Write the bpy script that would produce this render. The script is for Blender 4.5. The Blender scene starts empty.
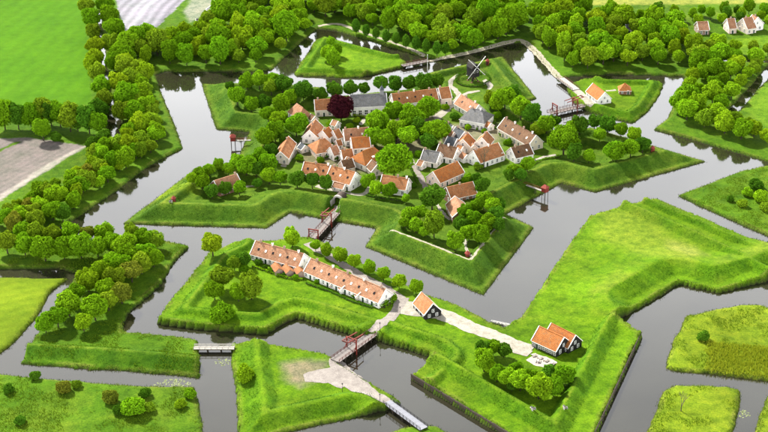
import bpy, math, random
import numpy as np
from mathutils import Vector, Matrix

scene = bpy.context.scene
COL = scene.collection
R = math.radians

# ------------------------------------------------------------------ camera
CAM_H = 307.85
PITCH, ROLL = R(26.27), R(-0.89)
FPX = 1508.4                                  # focal length in photo pixels (768 wide)
cam_d = bpy.data.cameras.new('camera')
cam_d.sensor_width = 36.0
cam_d.lens = 36.0 * FPX / 768.0
cam_d.clip_start = 1.0
cam_d.clip_end = 30000.0
cam = bpy.data.objects.new('camera', cam_d)
COL.objects.link(cam)
_F = Vector((0, math.cos(PITCH), -math.sin(PITCH)))
_U0 = Vector((0, math.sin(PITCH), math.cos(PITCH)))
_R0 = Vector((1, 0, 0))
_R = _R0 * math.cos(ROLL) + _U0 * math.sin(ROLL)
_U = _U0 * math.cos(ROLL) - _R0 * math.sin(ROLL)
m = Matrix.Identity(4)
for i in range(3):
    m[i][0], m[i][1], m[i][2] = _R[i], _U[i], -_F[i]
m[2][3] = CAM_H
cam.matrix_world = m
scene.camera = cam

# ------------------------------------------------------------------ sky and sun
SUN_EL, SUN_AZ = R(41), R(-34)                # azimuth from +Y, negative = towards -X
world = bpy.data.worlds.new('World')
scene.world = world
world.use_nodes = True
wn, wl = world.node_tree.nodes, world.node_tree.links
wn.clear()
wo = wn.new('ShaderNodeOutputWorld')
bg = wn.new('ShaderNodeBackground'); bg.inputs['Strength'].default_value = 0.056
sky = wn.new('ShaderNodeTexSky'); sky.sky_type = 'NISHITA'; sky.sun_disc = False
sky.sun_elevation = SUN_EL; sky.sun_rotation = SUN_AZ
sky.air_density = 1.0; sky.dust_density = 2.0
tc = wn.new('ShaderNodeTexCoord')
mp = wn.new('ShaderNodeMapping'); mp.inputs['Scale'].default_value = (1.0, 1.0, 2.4)
cn = wn.new('ShaderNodeTexNoise'); cn.inputs['Scale'].default_value = 2.3
cn.inputs['Detail'].default_value = 5; cn.inputs['Roughness'].default_value = 0.55
cr = wn.new('ShaderNodeValToRGB')
cr.color_ramp.elements[0].position = 0.30; cr.color_ramp.elements[1].position = 0.62
cr.color_ramp.elements[0].color = (0.6, 0.6, 0.6, 1)
mx = wn.new('ShaderNodeMixRGB'); mx.inputs['Color2'].default_value = (10.0, 10.1, 10.5, 1)
wl.new(tc.outputs['Generated'], mp.inputs['Vector'])
wl.new(mp.outputs['Vector'], cn.inputs['Vector'])
wl.new(cn.outputs['Fac'], cr.inputs['Fac'])
wl.new(cr.outputs['Color'], mx.inputs['Fac'])
wl.new(sky.outputs['Color'], mx.inputs['Color1'])
sx = wn.new('ShaderNodeSeparateXYZ'); wl.new(tc.outputs['Generated'], sx.inputs[0])
mr = wn.new('ShaderNodeMapRange'); mr.inputs['From Min'].default_value = 0.12; mr.inputs['From Max'].default_value = 0.68
mr.inputs['To Min'].default_value = 4.6; mr.inputs['To Max'].default_value = 0.28
wl.new(sx.outputs['Z'], mr.inputs['Value'])
cm = wn.new('ShaderNodeVectorMath'); cm.operation = 'SCALE'; cm.inputs[0].default_value = (10.0, 10.1, 10.5)
wl.new(mr.outputs['Result'], cm.inputs['Scale']); wl.new(cm.outputs[0], mx.inputs['Color2'])
wl.new(mx.outputs['Color'], bg.inputs['Color'])
wl.new(bg.outputs['Background'], wo.inputs['Surface'])

sun_d = bpy.data.lights.new('sun', 'SUN')
sun_d.energy = 5.0
sun_d.angle = R(5)
sun_d.color = (1.0, 0.96, 0.88)
sun = bpy.data.objects.new('sun', sun_d)
COL.objects.link(sun)
_s = Vector((math.sin(SUN_AZ) * math.cos(SUN_EL), math.cos(SUN_AZ) * math.cos(SUN_EL), math.sin(SUN_EL)))
sun.rotation_euler = _s.to_track_quat('Z', 'Y').to_euler()

vs = scene.view_settings
vs.view_transform = 'Standard'
vs.look = 'None'
vs.gamma = 1.0
vs.exposure = 1.34
vs.use_curve_mapping = False
scene.render.engine = 'CYCLES'

# ------------------------------------------------------------------ pixel -> world helpers
def px(x, y, z=0.0):
    """point at height z that the photo pixel (x, y) looks at"""
    d = _F + _R * ((x - 384) / FPX) + _U * ((216 - y) / FPX)
    t = (z - CAM_H) / d.z
    return Vector((d.x * t, d.y * t, z))

def mpp(p):
    """metres per photo pixel at a world point"""
    return (Vector((p[0], p[1], p[2] - CAM_H))).dot(_F) / FPX

def noise2(x, y, scale, seed=0):
    """smooth value noise in -1..1, vectorised"""
    x = np.asarray(x) / scale; y = np.asarray(y) / scale
    xi = np.floor(x).astype(np.int64); yi = np.floor(y).astype(np.int64)
    fx = x - xi; fy = y - yi
    fx = fx * fx * (3 - 2 * fx); fy = fy * fy * (3 - 2 * fy)
    def h(a, b):
        n = (a * 374761393 + b * 668265263 + seed * 974711) & 0x7fffffff
        n = ((n ^ (n >> 13)) * 1274126177) & 0x7fffffff
        return ((n ^ (n >> 16)) & 0xffff) / 32767.5 - 1.0
    return (h(xi, yi) * (1 - fx) + h(xi + 1, yi) * fx) * (1 - fy) + (h(xi, yi + 1) * (1 - fx) + h(xi + 1, yi + 1) * fx) * fy

def seg_dist(X, Y, a, b):
    dx, dy = b[0] - a[0], b[1] - a[1]
    t = np.clip(((X - a[0]) * dx + (Y - a[1]) * dy) / (dx * dx + dy * dy + 1e-9), 0, 1)
    return np.hypot(X - a[0] - t * dx, Y - a[1] - t * dy)

def inside(X, Y, poly):
    r = np.zeros(X.shape, bool)
    n = len(poly)
    for i in range(n):
        (x1, y1), (x2, y2) = poly[i], poly[(i + 1) % n]
        if y1 == y2: continue
        c = (y1 > Y) != (y2 > Y)
        r ^= c & (X < (x2 - x1) * (Y - y1) / (y2 - y1) + x1)
    return r

def sdf(X, Y, poly):
    d = np.full(X.shape, 1e9)
    for i in range(len(poly)):
        d = np.minimum(d, seg_dist(X, Y, poly[i], poly[(i + 1) % len(poly)]))
    return np.where(inside(X, Y, poly), d, -d)

def W(pts):
    return [tuple(px(x, y)[:2]) for x, y in pts]

# ------------------------------------------------------------------ land outlines (at the waterline)
FC = (9.8, 694.28)                            # centre of the star fort
FA0 = math.atan2(px(484, 296).y - FC[1], px(484, 296).x - FC[0])
fort = []
def fort_pt(k, r, s, ):
    a = FA0 + k * 2 * math.pi / 5
    return (FC[0] + r * math.cos(a) - s * math.sin(a), FC[1] + r * math.sin(a) + s * math.cos(a))
for k in range(5):
    for r, s in ((79, -30.5), (95.3, -39), (150, 0), (95.3, 39), (79, 30.5)):
        fort.append(fort_pt(k, r, s))

G_TOWN = (0.10, 0.20, 0.012)
G_BRIGHT = (0.125, 0.265, 0.006)
G_YEL = (0.19, 0.29, 0.012)
G_MID = (0.092, 0.21, 0.008)
G_FIELD = (0.085, 0.245, 0.002)

P_FORT = [(-3, -2), (0, 0), (0.7, 0.8), (3.4, 1.0), (10.6, 5.5), (11.2, 5.7), (13.4, 5.6), (15.8, 3.5), (21, 3.2), (24.5, 2.0), (400, 2.0)]
P_FLAT = [(-3, -2), (0, 0), (0.8, 0.9), (3, 1.2), (400, 1.25)]
P_RAV = [(0, 0), (0.8, 0.9), (2.4, 1.1), (8, 3.9), (9.8, 4.0), (13, 1.9), (17, 1.3)]
P_WIDE = [(0, 0), (0.3, 2.0), (2.0, 2.3), (8.5, 2.7), (13, 5.2), (14.6, 5.3), (17.5, 2.0), (20, 1.6)]
P_LOW = [(0, 0), (0.6, 0.9), (2, 1.1), (5, 3.0), (6.4, 3.1), (9, 1.3)]
P_DBL = [(0, 0), (0.6, 0.8), (4, 1.3), (6.0, 4.2), (7.6, 4.3), (10.0, 1.3), (14, 1.4), (17.0, 5.0), (18.5, 5.1), (21.5, 2.6), (45, 1.4)]
P_GLA = [(0, 0), (0.5, 1.1), (4, 1.4), (13, 5.0), (14.5, 5.1), (30, 2.4)]
P_L5 = [(0, 0), (0.6, 0.9), (3, 1.2), (9, 3.6), (11, 3.7), (15, 1.5)]

LANDS = [
 # name, outline, profile, colour, [(ring edges, profile)]
 ('mainland', W([(-80, 262), (30, 243), (73, 221), (117, 191), (144, 170), (152, 165), (183, 149), (172, 118), (160, 89), (155, 75), (165, 72),
    (256, 72), (272, 70), (306, 38), (318, 29), (335, 31), (356, 37), (416, 55), (437, 60), (464, 55), (514, 43), (525, 44),
    (556, 77), (562, 80), (570, 77), (608, 74.5), (685, 77), (668, 118), (653, 130), (681, 137), (768, 162), (900, 199),
    (2600, 199), (2600, -420), (-1900, -420), (-1900, 262)]), P_FLAT, G_MID, []),
 ('wood', W([(-90, 246), (167, 243), (187.5, 247.6), (170, 268), (160, 286), (130, 312), (122, 324), (123, 334), (150, 336), (190, 340), (198, 342),
    (199, 378), (120, 371), (21, 364.5), (35, 340), (45, 325), (60, 298), (80, 274), (60, 269), (-90, 269)]), P_FLAT, G_MID,
    [([(199, 378), (120, 371), (21, 364.5)], P_RAV)]),
 ('field', W([(-90, 278), (70, 279), (50, 293), (35, 320), (10, 347), (-90, 420)]), P_FLAT, G_YEL, []),
 ('meadow', W([(-90, 372), (0, 375), (60, 381), (145, 387), (195, 387), (199, 400), (203, 432), (206, 520), (-90, 520)]), P_FLAT, G_MID, []),
 ('lunette', W([(232, 345), (265, 346), (327, 357), (334, 361), (339, 367), (388, 396), (401, 404), (392, 407), (386, 410), (312, 427), (290, 432), (240, 446), (238, 432), (236, 395), (231, 362)]),
    P_FLAT, G_BRIGHT, [([(232, 345), (231, 362), (236, 395), (238, 432), (240, 446), (290, 432), (312, 427), (350, 418)], P_L5)]),
 ('ravelin', W([(156, 324), (204, 330), (265.5, 334), (296, 317.5), (312, 322), (346, 333), (366, 339), (375, 339), (428, 356.5), (434, 362), (416, 377), (411, 379),
    (500, 433), (576, 478), (597, 432), (641, 337), (637, 337), (614, 323), (679, 284), (718, 293.5), (768, 281), (800, 268), (764, 249),
    (710, 225), (664, 206), (656, 202), (625, 209.6), (589, 220), (566, 253), (539, 294.6), (525, 315), (520, 322), (505, 332), (489, 326), (456, 309), (427, 299),
    (385, 279), (340, 256), (318, 243), (309, 241), (285, 243.5), (235, 246), (224, 251), (210, 256)]), P_FLAT, G_BRIGHT,
    [([(228, 248), (210, 256), (156, 324), (204, 330), (265.5, 334), (296, 317.5), (312, 322), (346, 333), (360, 337)], P_RAV),
     ([(380, 341), (428, 356.5), (434, 362), (416, 377), (411, 379)], P_RAV),
     ([(411, 379), (500, 433), (576, 478), (597, 432), (641, 337)], P_WIDE),
     ([(656, 202), (664, 206), (710, 225), (764, 249), (800, 268)], P_DBL),
     ([(640, 307), (679, 284), (718, 293.5), (768, 281), (800, 268)], P_GLA)]),
 ('east_glacis', W([(678, 196), (741, 172), (768, 166), (900, 205), (900, 300), (768, 237), (708, 210)]), P_FLAT, G_MID, []),
 ('east_ravelin', W([(566, 87), (585, 80), (608, 81), (660, 82), (663, 88), (648.6, 112), (633, 123.5), (608, 117.5), (589, 112), (580, 107), (573, 101)]), P_FLAT, G_BRIGHT,
    [([(608, 81), (660, 82), (663, 88), (648.6, 112), (633, 123.5), (608, 117.5), (592, 113)], P_LOW)]),
 ('north_ravelin', W([(296, 76), (294, 74), (315, 42), (324, 37), (335, 40.5), (394, 56), (405, 63), (406, 67), (360, 78)]), P_FLAT, G_BRIGHT,
    [([(360, 78), (296, 76), (294, 74), (315, 42), (324, 37), (335, 40.5), (394, 56)], P_LOW)]),
 ('landing', W([(380, 436), (402, 429), (420, 426), (436, 427), (452, 436), (540, 500), (1000, 500), (1000, 900), (-300, 900), (-300, 500), (300, 500)]), P_FLAT, G_MID, []),
 ('pond_island', W([(664, 391), (675, 386), (725, 387), (740, 391), (739, 411), (732, 432), (727, 465), (633, 465), (647, 432)]), P_FLAT, G_YEL, []),
 ('corner_island', W([(775, 392), (768, 396), (761, 411), (755, 432), (747, 470), (900, 470), (900, 392)]), P_FLAT, G_YEL, []),
 ('reed_island', W([(685, 317.5), (741, 305), (762, 306), (776, 312), (830, 385), (768, 381.6), (706, 374), (677, 372), (665, 369), (668, 355), (673, 342), (681, 330)]), P_FLAT, G_YEL, []),
]
WATERS = [
 ('ditch_west', W([(97, 12), (101, 12), (104, 40), (107, 62), (109, 85), (114, 105), (121, 118), (124, 130), (113, 142), (108, 128), (107, 105), (104, 86), (102, 62), (99, 40)])),
 ('ditch_east', W([(719, 120), (752, 85), (768, 66), (790, 48), (800, 48), (778, 68), (764, 83), (733, 118), (726, 123)])),
 ('ditch_far', W([(705, 58.5), (768, 61), (790, 62), (790, 64.5), (768, 63.5), (705, 61)])),
]

# ------------------------------------------------------------------ ground height field
def axis(lo, hi, step0, step1, far):
    a, v = [], lo
    while v < hi:
        a.append(v)
        v += step0 + (step1 - step0) * (v - lo) / (hi - lo)
    a.append(hi)
    pre, q, s = [], lo, 12.0
    while q > far[0]:
        q -= s; s *= 1.7; pre.append(q)
    post, q, s = [], hi, 12.0
    while q < far[1]:
        q += s; s *= 1.7; post.append(q)
    return np.array(pre[::-1] + a + post)
GX = axis(-300.0, 315.0, 0.85, 0.85, (-9000, 9000))
GY = axis(398.0, 1010.0, 0.8, 1.5, (-1500, 16000))
MX, MY = np.meshgrid(GX, GY)
wob = noise2(MX, MY, 3.0, 1) * 0.28 + noise2(MX, MY, 9.0, 2) * 0.30
HZ = np.full(MX.shape, -2.0)
CC = np.zeros(MX.shape + (3,)); CC[:] = G_MID
SH = np.full(MX.shape, 50.0)                  # distance to the waterline
def bbox_idx(poly, marg):
    xs = [p[0] for p in poly]; ys = [p[1] for p in poly]
    i0, i1 = np.searchsorted(GX, [min(xs) - marg, max(xs) + marg])
    j0, j1 = np.searchsorted(GY, [min(ys) - marg, max(ys) + marg])
    return slice(max(j0 - 1, 0), j1 + 1), slice(max(i0 - 1, 0), i1 + 1)
def prof(d, p):
    return np.interp(d, [q[0] for q in p], [q[1] for q in p])
def add_land(poly, profile, colr, ramps, wf=1.0):
    sl = bbox_idx(poly, 6)
    X, Y = MX[sl], MY[sl]
    d0 = sdf(X, Y, poly)
    wv = wob[sl] * wf * np.exp(-np.maximum(d0 - 1.5, 0) / 1.5)
    d = d0 + wv
    h = prof(d, profile)
    for pts, pr in ramps:
        dd = np.full(X.shape, 1e9)
        for a, b in zip(pts[:-1], pts[1:]):
            dd = np.minimum(dd, seg_dist(X, Y, a, b))
        h = np.where(d > 0, np.maximum(h, prof(dd + wv, pr)), h)
    HZ[sl] = np.maximum(HZ[sl], h)
    CC[sl][d > -0.5] = colr
    SH[sl] = np.where(d > 0, np.minimum(SH[sl], d), SH[sl])
for n_, poly, pr_, col_, rp_ in LANDS:
    add_land(poly, pr_, col_, [(W(p), q) for p, q in rp_])
add_land(fort, P_FORT, G_TOWN, [], 0.6)
for n_, poly in WATERS:
    sl = bbox_idx(poly, 6)
    d = -sdf(MX[sl], MY[sl], poly) + wob[sl]
    HZ[sl] = np.minimum(HZ[sl], prof(d, P_FLAT))
    SH[sl] = np.minimum(SH[sl], np.maximum(d, 0))
# cutting for the gate passage through the south curtain
GATE_IN = px(338.5, 203, 1.6)
GATE_DIR = (px(337, 213, 1.6) - px(311, 241, 1.6)); GATE_DIR.z = 0; GATE_DIR.normalize()
gd = np.abs((MX - GATE_IN.x) * GATE_DIR.y - (MY - GATE_IN.y) * GATE_DIR.x)
ga = (MX - GATE_IN.x) * GATE_DIR.x + (MY - GATE_IN.y) * GATE_DIR.y
cut = (gd < 2.4) & (ga < 1.2) & (ga > -22) & (HZ > 1.3)
HZ[cut] = 1.3
# land relief
land = HZ > 0.6
HZ += np.where(land, noise2(MX, MY, 7.0, 5) * 0.06 + noise2(MX, MY, 23.0, 6) * 0.14 + noise2(MX, MY, 2.2, 7) * 0.04, 0)

# ----- surface colours that belong to the ground itself
def paint(pts, colr, soft=1.5, amt=1.0, jit=1.0):
    poly = W(pts)
    sl = bbox_idx(poly, 4)
    X, Y = MX[sl], MY[sl]
    d = sdf(X, Y, poly) + (noise2(X, Y, 4.0, 11) + noise2(X, Y, 1.7, 12)) * 0.7 * jit
    a = np.clip(d / soft + 0.5, 0, 1) * amt * (HZ[sl] > 0.3)
    CC[sl] = CC[sl] * (1 - a[..., None]) + np.array(colr) * a[..., None]
big = noise2(MX, MY, 26.0, 21) * 0.5 + noise2(MX, MY, 9.0, 22) * 0.35 + noise2(MX, MY, 3.1, 23) * 0.25
CC *= (1 + 0.34 * big)[..., None]
yel = np.clip(noise2(MX, MY, 17.0, 31) * 0.6 + noise2(MX, MY, 5.0, 32) * 0.5, 0, 1)
CC = CC * (1 - 0.35 * yel[..., None]) + np.array((0.20, 0.26, 0.02)) * 0.35 * yel[..., None]
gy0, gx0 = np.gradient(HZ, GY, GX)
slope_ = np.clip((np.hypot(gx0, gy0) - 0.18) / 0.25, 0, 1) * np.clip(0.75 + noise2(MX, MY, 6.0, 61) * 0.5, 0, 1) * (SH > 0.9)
CC = CC * (1 - slope_[..., None]) + CC * np.array((0.62, 0.76, 0.8)) * slope_[..., None]      # grass colour darker on steep ground than on the flat
crest = np.clip((HZ - 3.6) / 0.5, 0, 1) * (np.hypot(gx0, gy0) < 0.2) * np.clip(0.5 + noise2(MX, MY, 8.0, 62) * 0.7, 0, 1)
CC = CC * (1 - 0.45 * crest[..., None]) + np.array((0.24, 0.31, 0.03)) * 0.45 * crest[..., None]  # trodden crest
# straw and bare soil on the banks
bank = np.clip(1 - np.abs(SH - 1.3) / 1.1, 0, 1) * np.clip(0.45 + noise2(MX, MY, 5.0, 41) * 0.8, 0, 1)
CC = CC * (1 - 0.55 * bank[..., None]) + np.array((0.24, 0.25, 0.05)) * 0.55 * bank[..., None]
soil = np.clip(1 - HZ / 0.55, 0, 1)
CC = CC * (1 - soil[..., None]) + np.array((0.035, 0.032, 0.02)) * soil[..., None]

paint([(-80, -60), (78, -60), (82, 5), (88, 40), (90, 75), (92, 106), (40, 112), (-80, 116)], G_FIELD, 1.5, 0.9, 0.3)
paint([(-60, 143), (30, 140), (86, 148), (57, 166), (0, 203), (-60, 246)], (0.25, 0.225, 0.195), 1.0)
paint([(86, 148), (57, 166), (0, 203), (-5, 201), (50, 165), (70, 155)], (0.52, 0.49, 0.40), 2.0, 0.8)
paint([(-20, 160), (18, 143), (21, 144), (-20, 164)], (0.09, 0.19, 0.01), 1.0)
paint([(114, -5), (124, 33), (130, 37), (150, 36), (188, -2), (196, -14), (112, -14)], (0.42, 0.41, 0.45), 1.0)
paint([(196, -8), (222, -8), (212, 14), (190, 24), (184, 14)], (0.40, 0.42, 0.33), 3.0, 0.7)
paint([(560, -60), (1000, -60), (1000, 3), (700, 6), (590, 7)], (0.36, 0.40, 0.07), 4.0, 0.9)
paint([(696, 44), (775, 38), (775, 56), (720, 57)], (0.17, 0.33, 0.01), 3.0, 0.7)
paint([(745, 110), (790, 70), (800, 140), (770, 132)], (0.15, 0.30, 0.012), 3.0, 0.9)
# worn sand on the lunette and dry grass on the outer work
paint([(282, 367), (300, 364), (330, 364), (318, 382), (300, 390), (288, 386)], (0.30, 0.26, 0.16), 5.0, 0.9)
paint([(600, 212), (640, 216), (700, 262), (690, 272), (640, 262), (596, 240)], (0.25, 0.33, 0.03), 9.0, 0.55)
paint([(668, 245), (692, 252), (706, 262), (690, 264), (668, 254)], (0.36, 0.37, 0.09), 5.0, 0.4)
paint([(140, 192), (168, 184), (200, 190), (195, 201), (150, 201)], (0.20, 0.33, 0.012), 5.0, 0.7)
paint([(-60, 284), (60, 284), (30, 318), (0, 340), (-60, 360)], (0.20, 0.31, 0.012), 8.0, 0.7)
# gardens and yards of the town
for _p, _c in (([(300, 150), (372, 148), (378, 176), (335, 178), (300, 165)], (0.24, 0.20, 0.13)),
               ([(440, 128), (500, 128), (500, 152), (470, 166), (442, 160)], (0.34, 0.30, 0.21)),
               ([(368, 112), (436, 104), (446, 138), (420, 156), (380, 152)], (0.24, 0.21, 0.14)),
               ([(492, 134), (506, 132), (534, 150), (528, 156)], (0.30, 0.27, 0.19))):
    paint(_p, _c, 5.0, 0.75)

CC *= 0.56
def rows(pts, p0, p1, period, amp, seed):
    """drill rows and wheel tracks that run in the direction p0-p1"""
    poly = W(pts); sl = bbox_idx(poly, 2)
    X, Y = MX[sl], MY[sl]
    a, b_ = px(*p0), px(*p1)
    d = (b_ - a).normalized()
    c = X * -d.y + Y * d.x
    w = np.sin(c / period * 2 * math.pi + noise2(X, Y, 30, seed) * 1.2) * 0.6 + noise2(c, c * 0, period * 1.7, seed + 1) * 0.8
    k = 1 + amp * w * inside(X, Y, poly)
    CC[sl] *= k[..., None]
rows([(-80, -60), (78, -60), (82, 5), (92, 106), (-80, 116)], (0, 60), (60, 10), 9.0, 0.07, 51)
rows([(-60, 143), (30, 140), (86, 148), (0, 203), (-60, 246)], (0, 190), (60, 158), 3.6, 0.10, 53)
rows([(114, -5), (124, 33), (150, 36), (188, -2), (196, -14), (112, -14)], (135, 30), (168, -5), 6.5, 0.30, 55)
rows([(-60, 284), (60, 284), (30, 318), (0, 340), (-60, 360)], (0, 300), (50, 290), 6.0, 0.10, 57)
nY, nX = MX.shape
me = bpy.data.meshes.new('ground')
co = np.empty((nY * nX, 3), np.float32)
co[:, 0] = MX.ravel(); co[:, 1] = MY.ravel(); co[:, 2] = HZ.ravel()
ii = np.arange(nY * nX).reshape(nY, nX)
q = np.stack([ii[:-1, :-1], ii[:-1, 1:], ii[1:, 1:], ii[1:, :-1]], -1).reshape(-1, 4).astype(np.int32)
me.vertices.add(len(co)); me.vertices.foreach_set('co', co.ravel())
me.loops.add(q.size); me.loops.foreach_set('vertex_index', q.ravel())
me.polygons.add(len(q)); me.polygons.foreach_set('loop_start', np.arange(0, q.size, 4, dtype=np.int32))
me.polygons.foreach_set('use_smooth', np.ones(len(q), bool))
at = me.attributes.new('tint', 'FLOAT_COLOR', 'POINT')
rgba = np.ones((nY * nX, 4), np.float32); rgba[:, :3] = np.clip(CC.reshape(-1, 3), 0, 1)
TXA = np.ones(MX.shape)
for _p, _v in (([(-80, -60), (78, -60), (82, 5), (92, 106), (-80, 116)], 0.35), ([(-60, 143), (30, 140), (86, 148), (0, 203), (-60, 246)], 0.5),
               ([(114, -5), (124, 33), (150, 36), (196, -14), (112, -14)], 0.4), ([(-90, 278), (70, 279), (50, 293), (10, 347), (-90, 420)], 0.55)):
    _q = W(_p); _sl = bbox_idx(_q, 1)
    TXA[_sl] = np.where(inside(MX[_sl], MY[_sl], _q), _v, TXA[_sl])
rgba[:, 3] = TXA.ravel()
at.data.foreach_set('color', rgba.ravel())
me.update(calc_edges=True)
ground = bpy.data.objects.new('ground', me); COL.objects.link(ground)
ground['kind'] = 'structure'

def gz(x, y):
    i = min(max(int(np.searchsorted(GX, x)) - 1, 0), nX - 2); j = min(max(int(np.searchsorted(GY, y)) - 1, 0), nY - 2)
    u = (x - GX[i]) / (GX[i + 1] - GX[i]); v = (y - GY[j]) / (GY[j + 1] - GY[j])
    u = min(max(u, 0), 1); v = min(max(v, 0), 1)
    return float((HZ[j, i] * (1 - u) + HZ[j, i + 1] * u) * (1 - v) + (HZ[j + 1, i] * (1 - u) + HZ[j + 1, i + 1] * u) * v)

def pg(x, y, lift=0.0):
    """ground point seen at a pixel (lift: the pixel shows something this far above the ground)"""
    z = 1.3
    for _ in range(6):
        p = px(x, y, z + lift)
        z = 0.5 * z + 0.5 * max(gz(p.x, p.y), 0.0)
    p = px(x, y, z + lift)
    return Vector((p.x, p.y, max(gz(p.x, p.y), 0.0)))

# ------------------------------------------------------------------ materials
def new_mat(name):
    mt = bpy.data.materials.new(name); mt.use_nodes = True
    nt = mt.node_tree
    b = nt.nodes['Principled BSDF']
    return mt, nt.nodes, nt.links, b

def tex_noise(n, l, vec, scale, detail=4, rough=0.6):
    t = n.new('ShaderNodeTexNoise')
    t.inputs['Scale'].default_value = scale; t.inputs['Detail'].default_value = detail
    t.inputs['Roughness'].default_value = rough
    if vec is not None: l.new(vec, t.inputs['Vector'])
    return t

def ramp(n, l, fac, stops):
    r = n.new('ShaderNodeValToRGB')
    e = r.color_ramp.elements
    while len(e) < len(stops): e.new(0.5)
    for k, (p, c) in enumerate(stops):
        e[k].position = p; e[k].color = (*c, 1) if len(c) == 3 else c
    l.new(fac, r.inputs['Fac'])
    return r

def mul(n, l, a, b_, kind='MULTIPLY', fac=1.0):
    x = n.new('ShaderNodeMixRGB'); x.blend_type = kind; x.inputs['Fac'].default_value = fac
    l.new(a, x.inputs['Color1'])
    if hasattr(b_, 'is_linked'): l.new(b_, x.inputs['Color2'])
    else: x.inputs['Color2'].default_value = (*b_, 1)
    return x

MATS = {}
def simple(name, col, var=0.25, scale=1.2, rough=0.85, bump=0.0, bscale=6.0, spec=0.25, metal=0.0):
    """painted or natural surface with blotchy colour variation and a little relief"""
    if name in MATS: return MATS[name]
    mt, n, l, b = new_mat(name)
    g = n.new('ShaderNodeTexCoord')
    oi = n.new('ShaderNodeObjectInfo')
    ad = n.new('ShaderNodeVectorMath'); ad.operation = 'ADD'
    l.new(g.outputs['Object'], ad.inputs[0]); l.new(oi.outputs['Random'], ad.inputs[1])
    t1 = tex_noise(n, l, ad.outputs[0], scale, 5)
    t2 = tex_noise(n, l, ad.outputs[0], scale * 7, 3)
    r1 = ramp(n, l, t1.outputs['Fac'], [(0.25, (1 - var,) * 3), (0.75, (1 + var * 0.6,) * 3)])
    r2 = ramp(n, l, t2.outputs['Fac'], [(0.25, (1 - var * 0.7,) * 3), (0.75, (1 + var * 0.5,) * 3)])
    c = n.new('ShaderNodeRGB'); k_ = 1.0 if max(col) > 0.6 else 0.62
    c.outputs[0].default_value = (col[0] * k_, col[1] * k_, col[2] * k_, 1)
    m1 = mul(n, l, c.outputs[0], r1.outputs['Color']); m2 = mul(n, l, m1.outputs[0], r2.outputs['Color'])
    l.new(m2.outputs[0], b.inputs['Base Color'])
    b.inputs['Roughness'].default_value = rough
    b.inputs['Specular IOR Level'].default_value = spec
    b.inputs['Metallic'].default_value = metal
    if bump:
        t3 = tex_noise(n, l, g.outputs['Object'], bscale, 3)
        bp = n.new('ShaderNodeBump'); bp.inputs['Strength'].default_value = bump; bp.inputs['Distance'].default_value = 0.1
        l.new(t3.outputs['Fac'], bp.inputs['Height']); l.new(bp.outputs['Normal'], b.inputs['Normal'])
    MATS[name] = mt
    return mt

def roof_mat(name, cols):
    """pantiles: courses across the slope, mottled by weather"""
    if name in MATS: return MATS[name]
    mt, n, l, b = new_mat(name)
    g = n.new('ShaderNodeTexCoord'); oi = n.new('ShaderNodeObjectInfo')
    ad = n.new('ShaderNodeVectorMath'); ad.operation = 'ADD'
    l.new(g.outputs['Object'], ad.inputs[0]); l.new(oi.outputs['Random'], ad.inputs[1])
    t = tex_noise(n, l, ad.outputs[0], 0.55, 6, 0.7)
    r = ramp(n, l, t.outputs['Fac'], [(p_, tuple(v_ * 0.6 for v_ in c_)) for p_, c_ in zip((0.25, 0.5, 0.75), cols)])
    t2 = tex_noise(n, l, ad.outputs[0], 3.2, 3, 0.7)
    r2 = ramp(n, l, t2.outputs['Fac'], [(0.3, (0.5, 0.52, 0.5)), (0.7, (1.36, 1.34, 1.3))])
    x0 = mul(n, l, r.outputs['Color'], r2.outputs['Color'])
    t4 = tex_noise(n, l, ad.outputs[0], 0.9, 6, 0.75)
    r4 = ramp(n, l, t4.outputs['Fac'], [(0.52, (0, 0, 0)), (0.68, (0.6, 0.6, 0.6))])
    x = mul(n, l, x0.outputs[0], (0.13, 0.12, 0.075), 'MIX')
    l.new(r4.outputs['Color'], x.inputs['Fac'])
    w = n.new('ShaderNodeTexWave'); w.wave_type = 'BANDS'; w.bands_direction = 'Z'
    w.inputs['Scale'].default_value = 1.1; w.inputs['Distortion'].default_value = 0.6
    l.new(g.outputs['Object'], w.inputs['Vector'])
    w2 = n.new('ShaderNodeTexWave'); w2.wave_type = 'BANDS'; w2.bands_direction = 'X'
    w2.inputs['Scale'].default_value = 1.4; w2.inputs['Distortion'].default_value = 0.4
    l.new(g.outputs['Object'], w2.inputs['Vector'])
    r3 = ramp(n, l, w.outputs['Fac'], [(0.0, (0.80,) * 3), (1.0, (1.08,) * 3)])
    x2 = mul(n, l, x.outputs[0], r3.outputs['Color'])
    l.new(x2.outputs[0], b.inputs['Base Color'])
    b.inputs['Roughness'].default_value = 0.85; b.inputs['Specular IOR Level'].default_value = 0.2
    av = n.new('ShaderNodeMath'); av.operation = 'ADD'
    l.new(w.outputs['Fac'], av.inputs[0]); l.new(w2.outputs['Fac'], av.inputs[1])
    bp = n.new('ShaderNodeBump'); bp.inputs['Strength'].default_value = 0.5; bp.inputs['Distance'].default_value = 0.08
    l.new(av.outputs[0], bp.inputs['Height']); l.new(bp.outputs['Normal'], b.inputs['Normal'])
    MATS[name] = mt
    return mt

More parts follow.
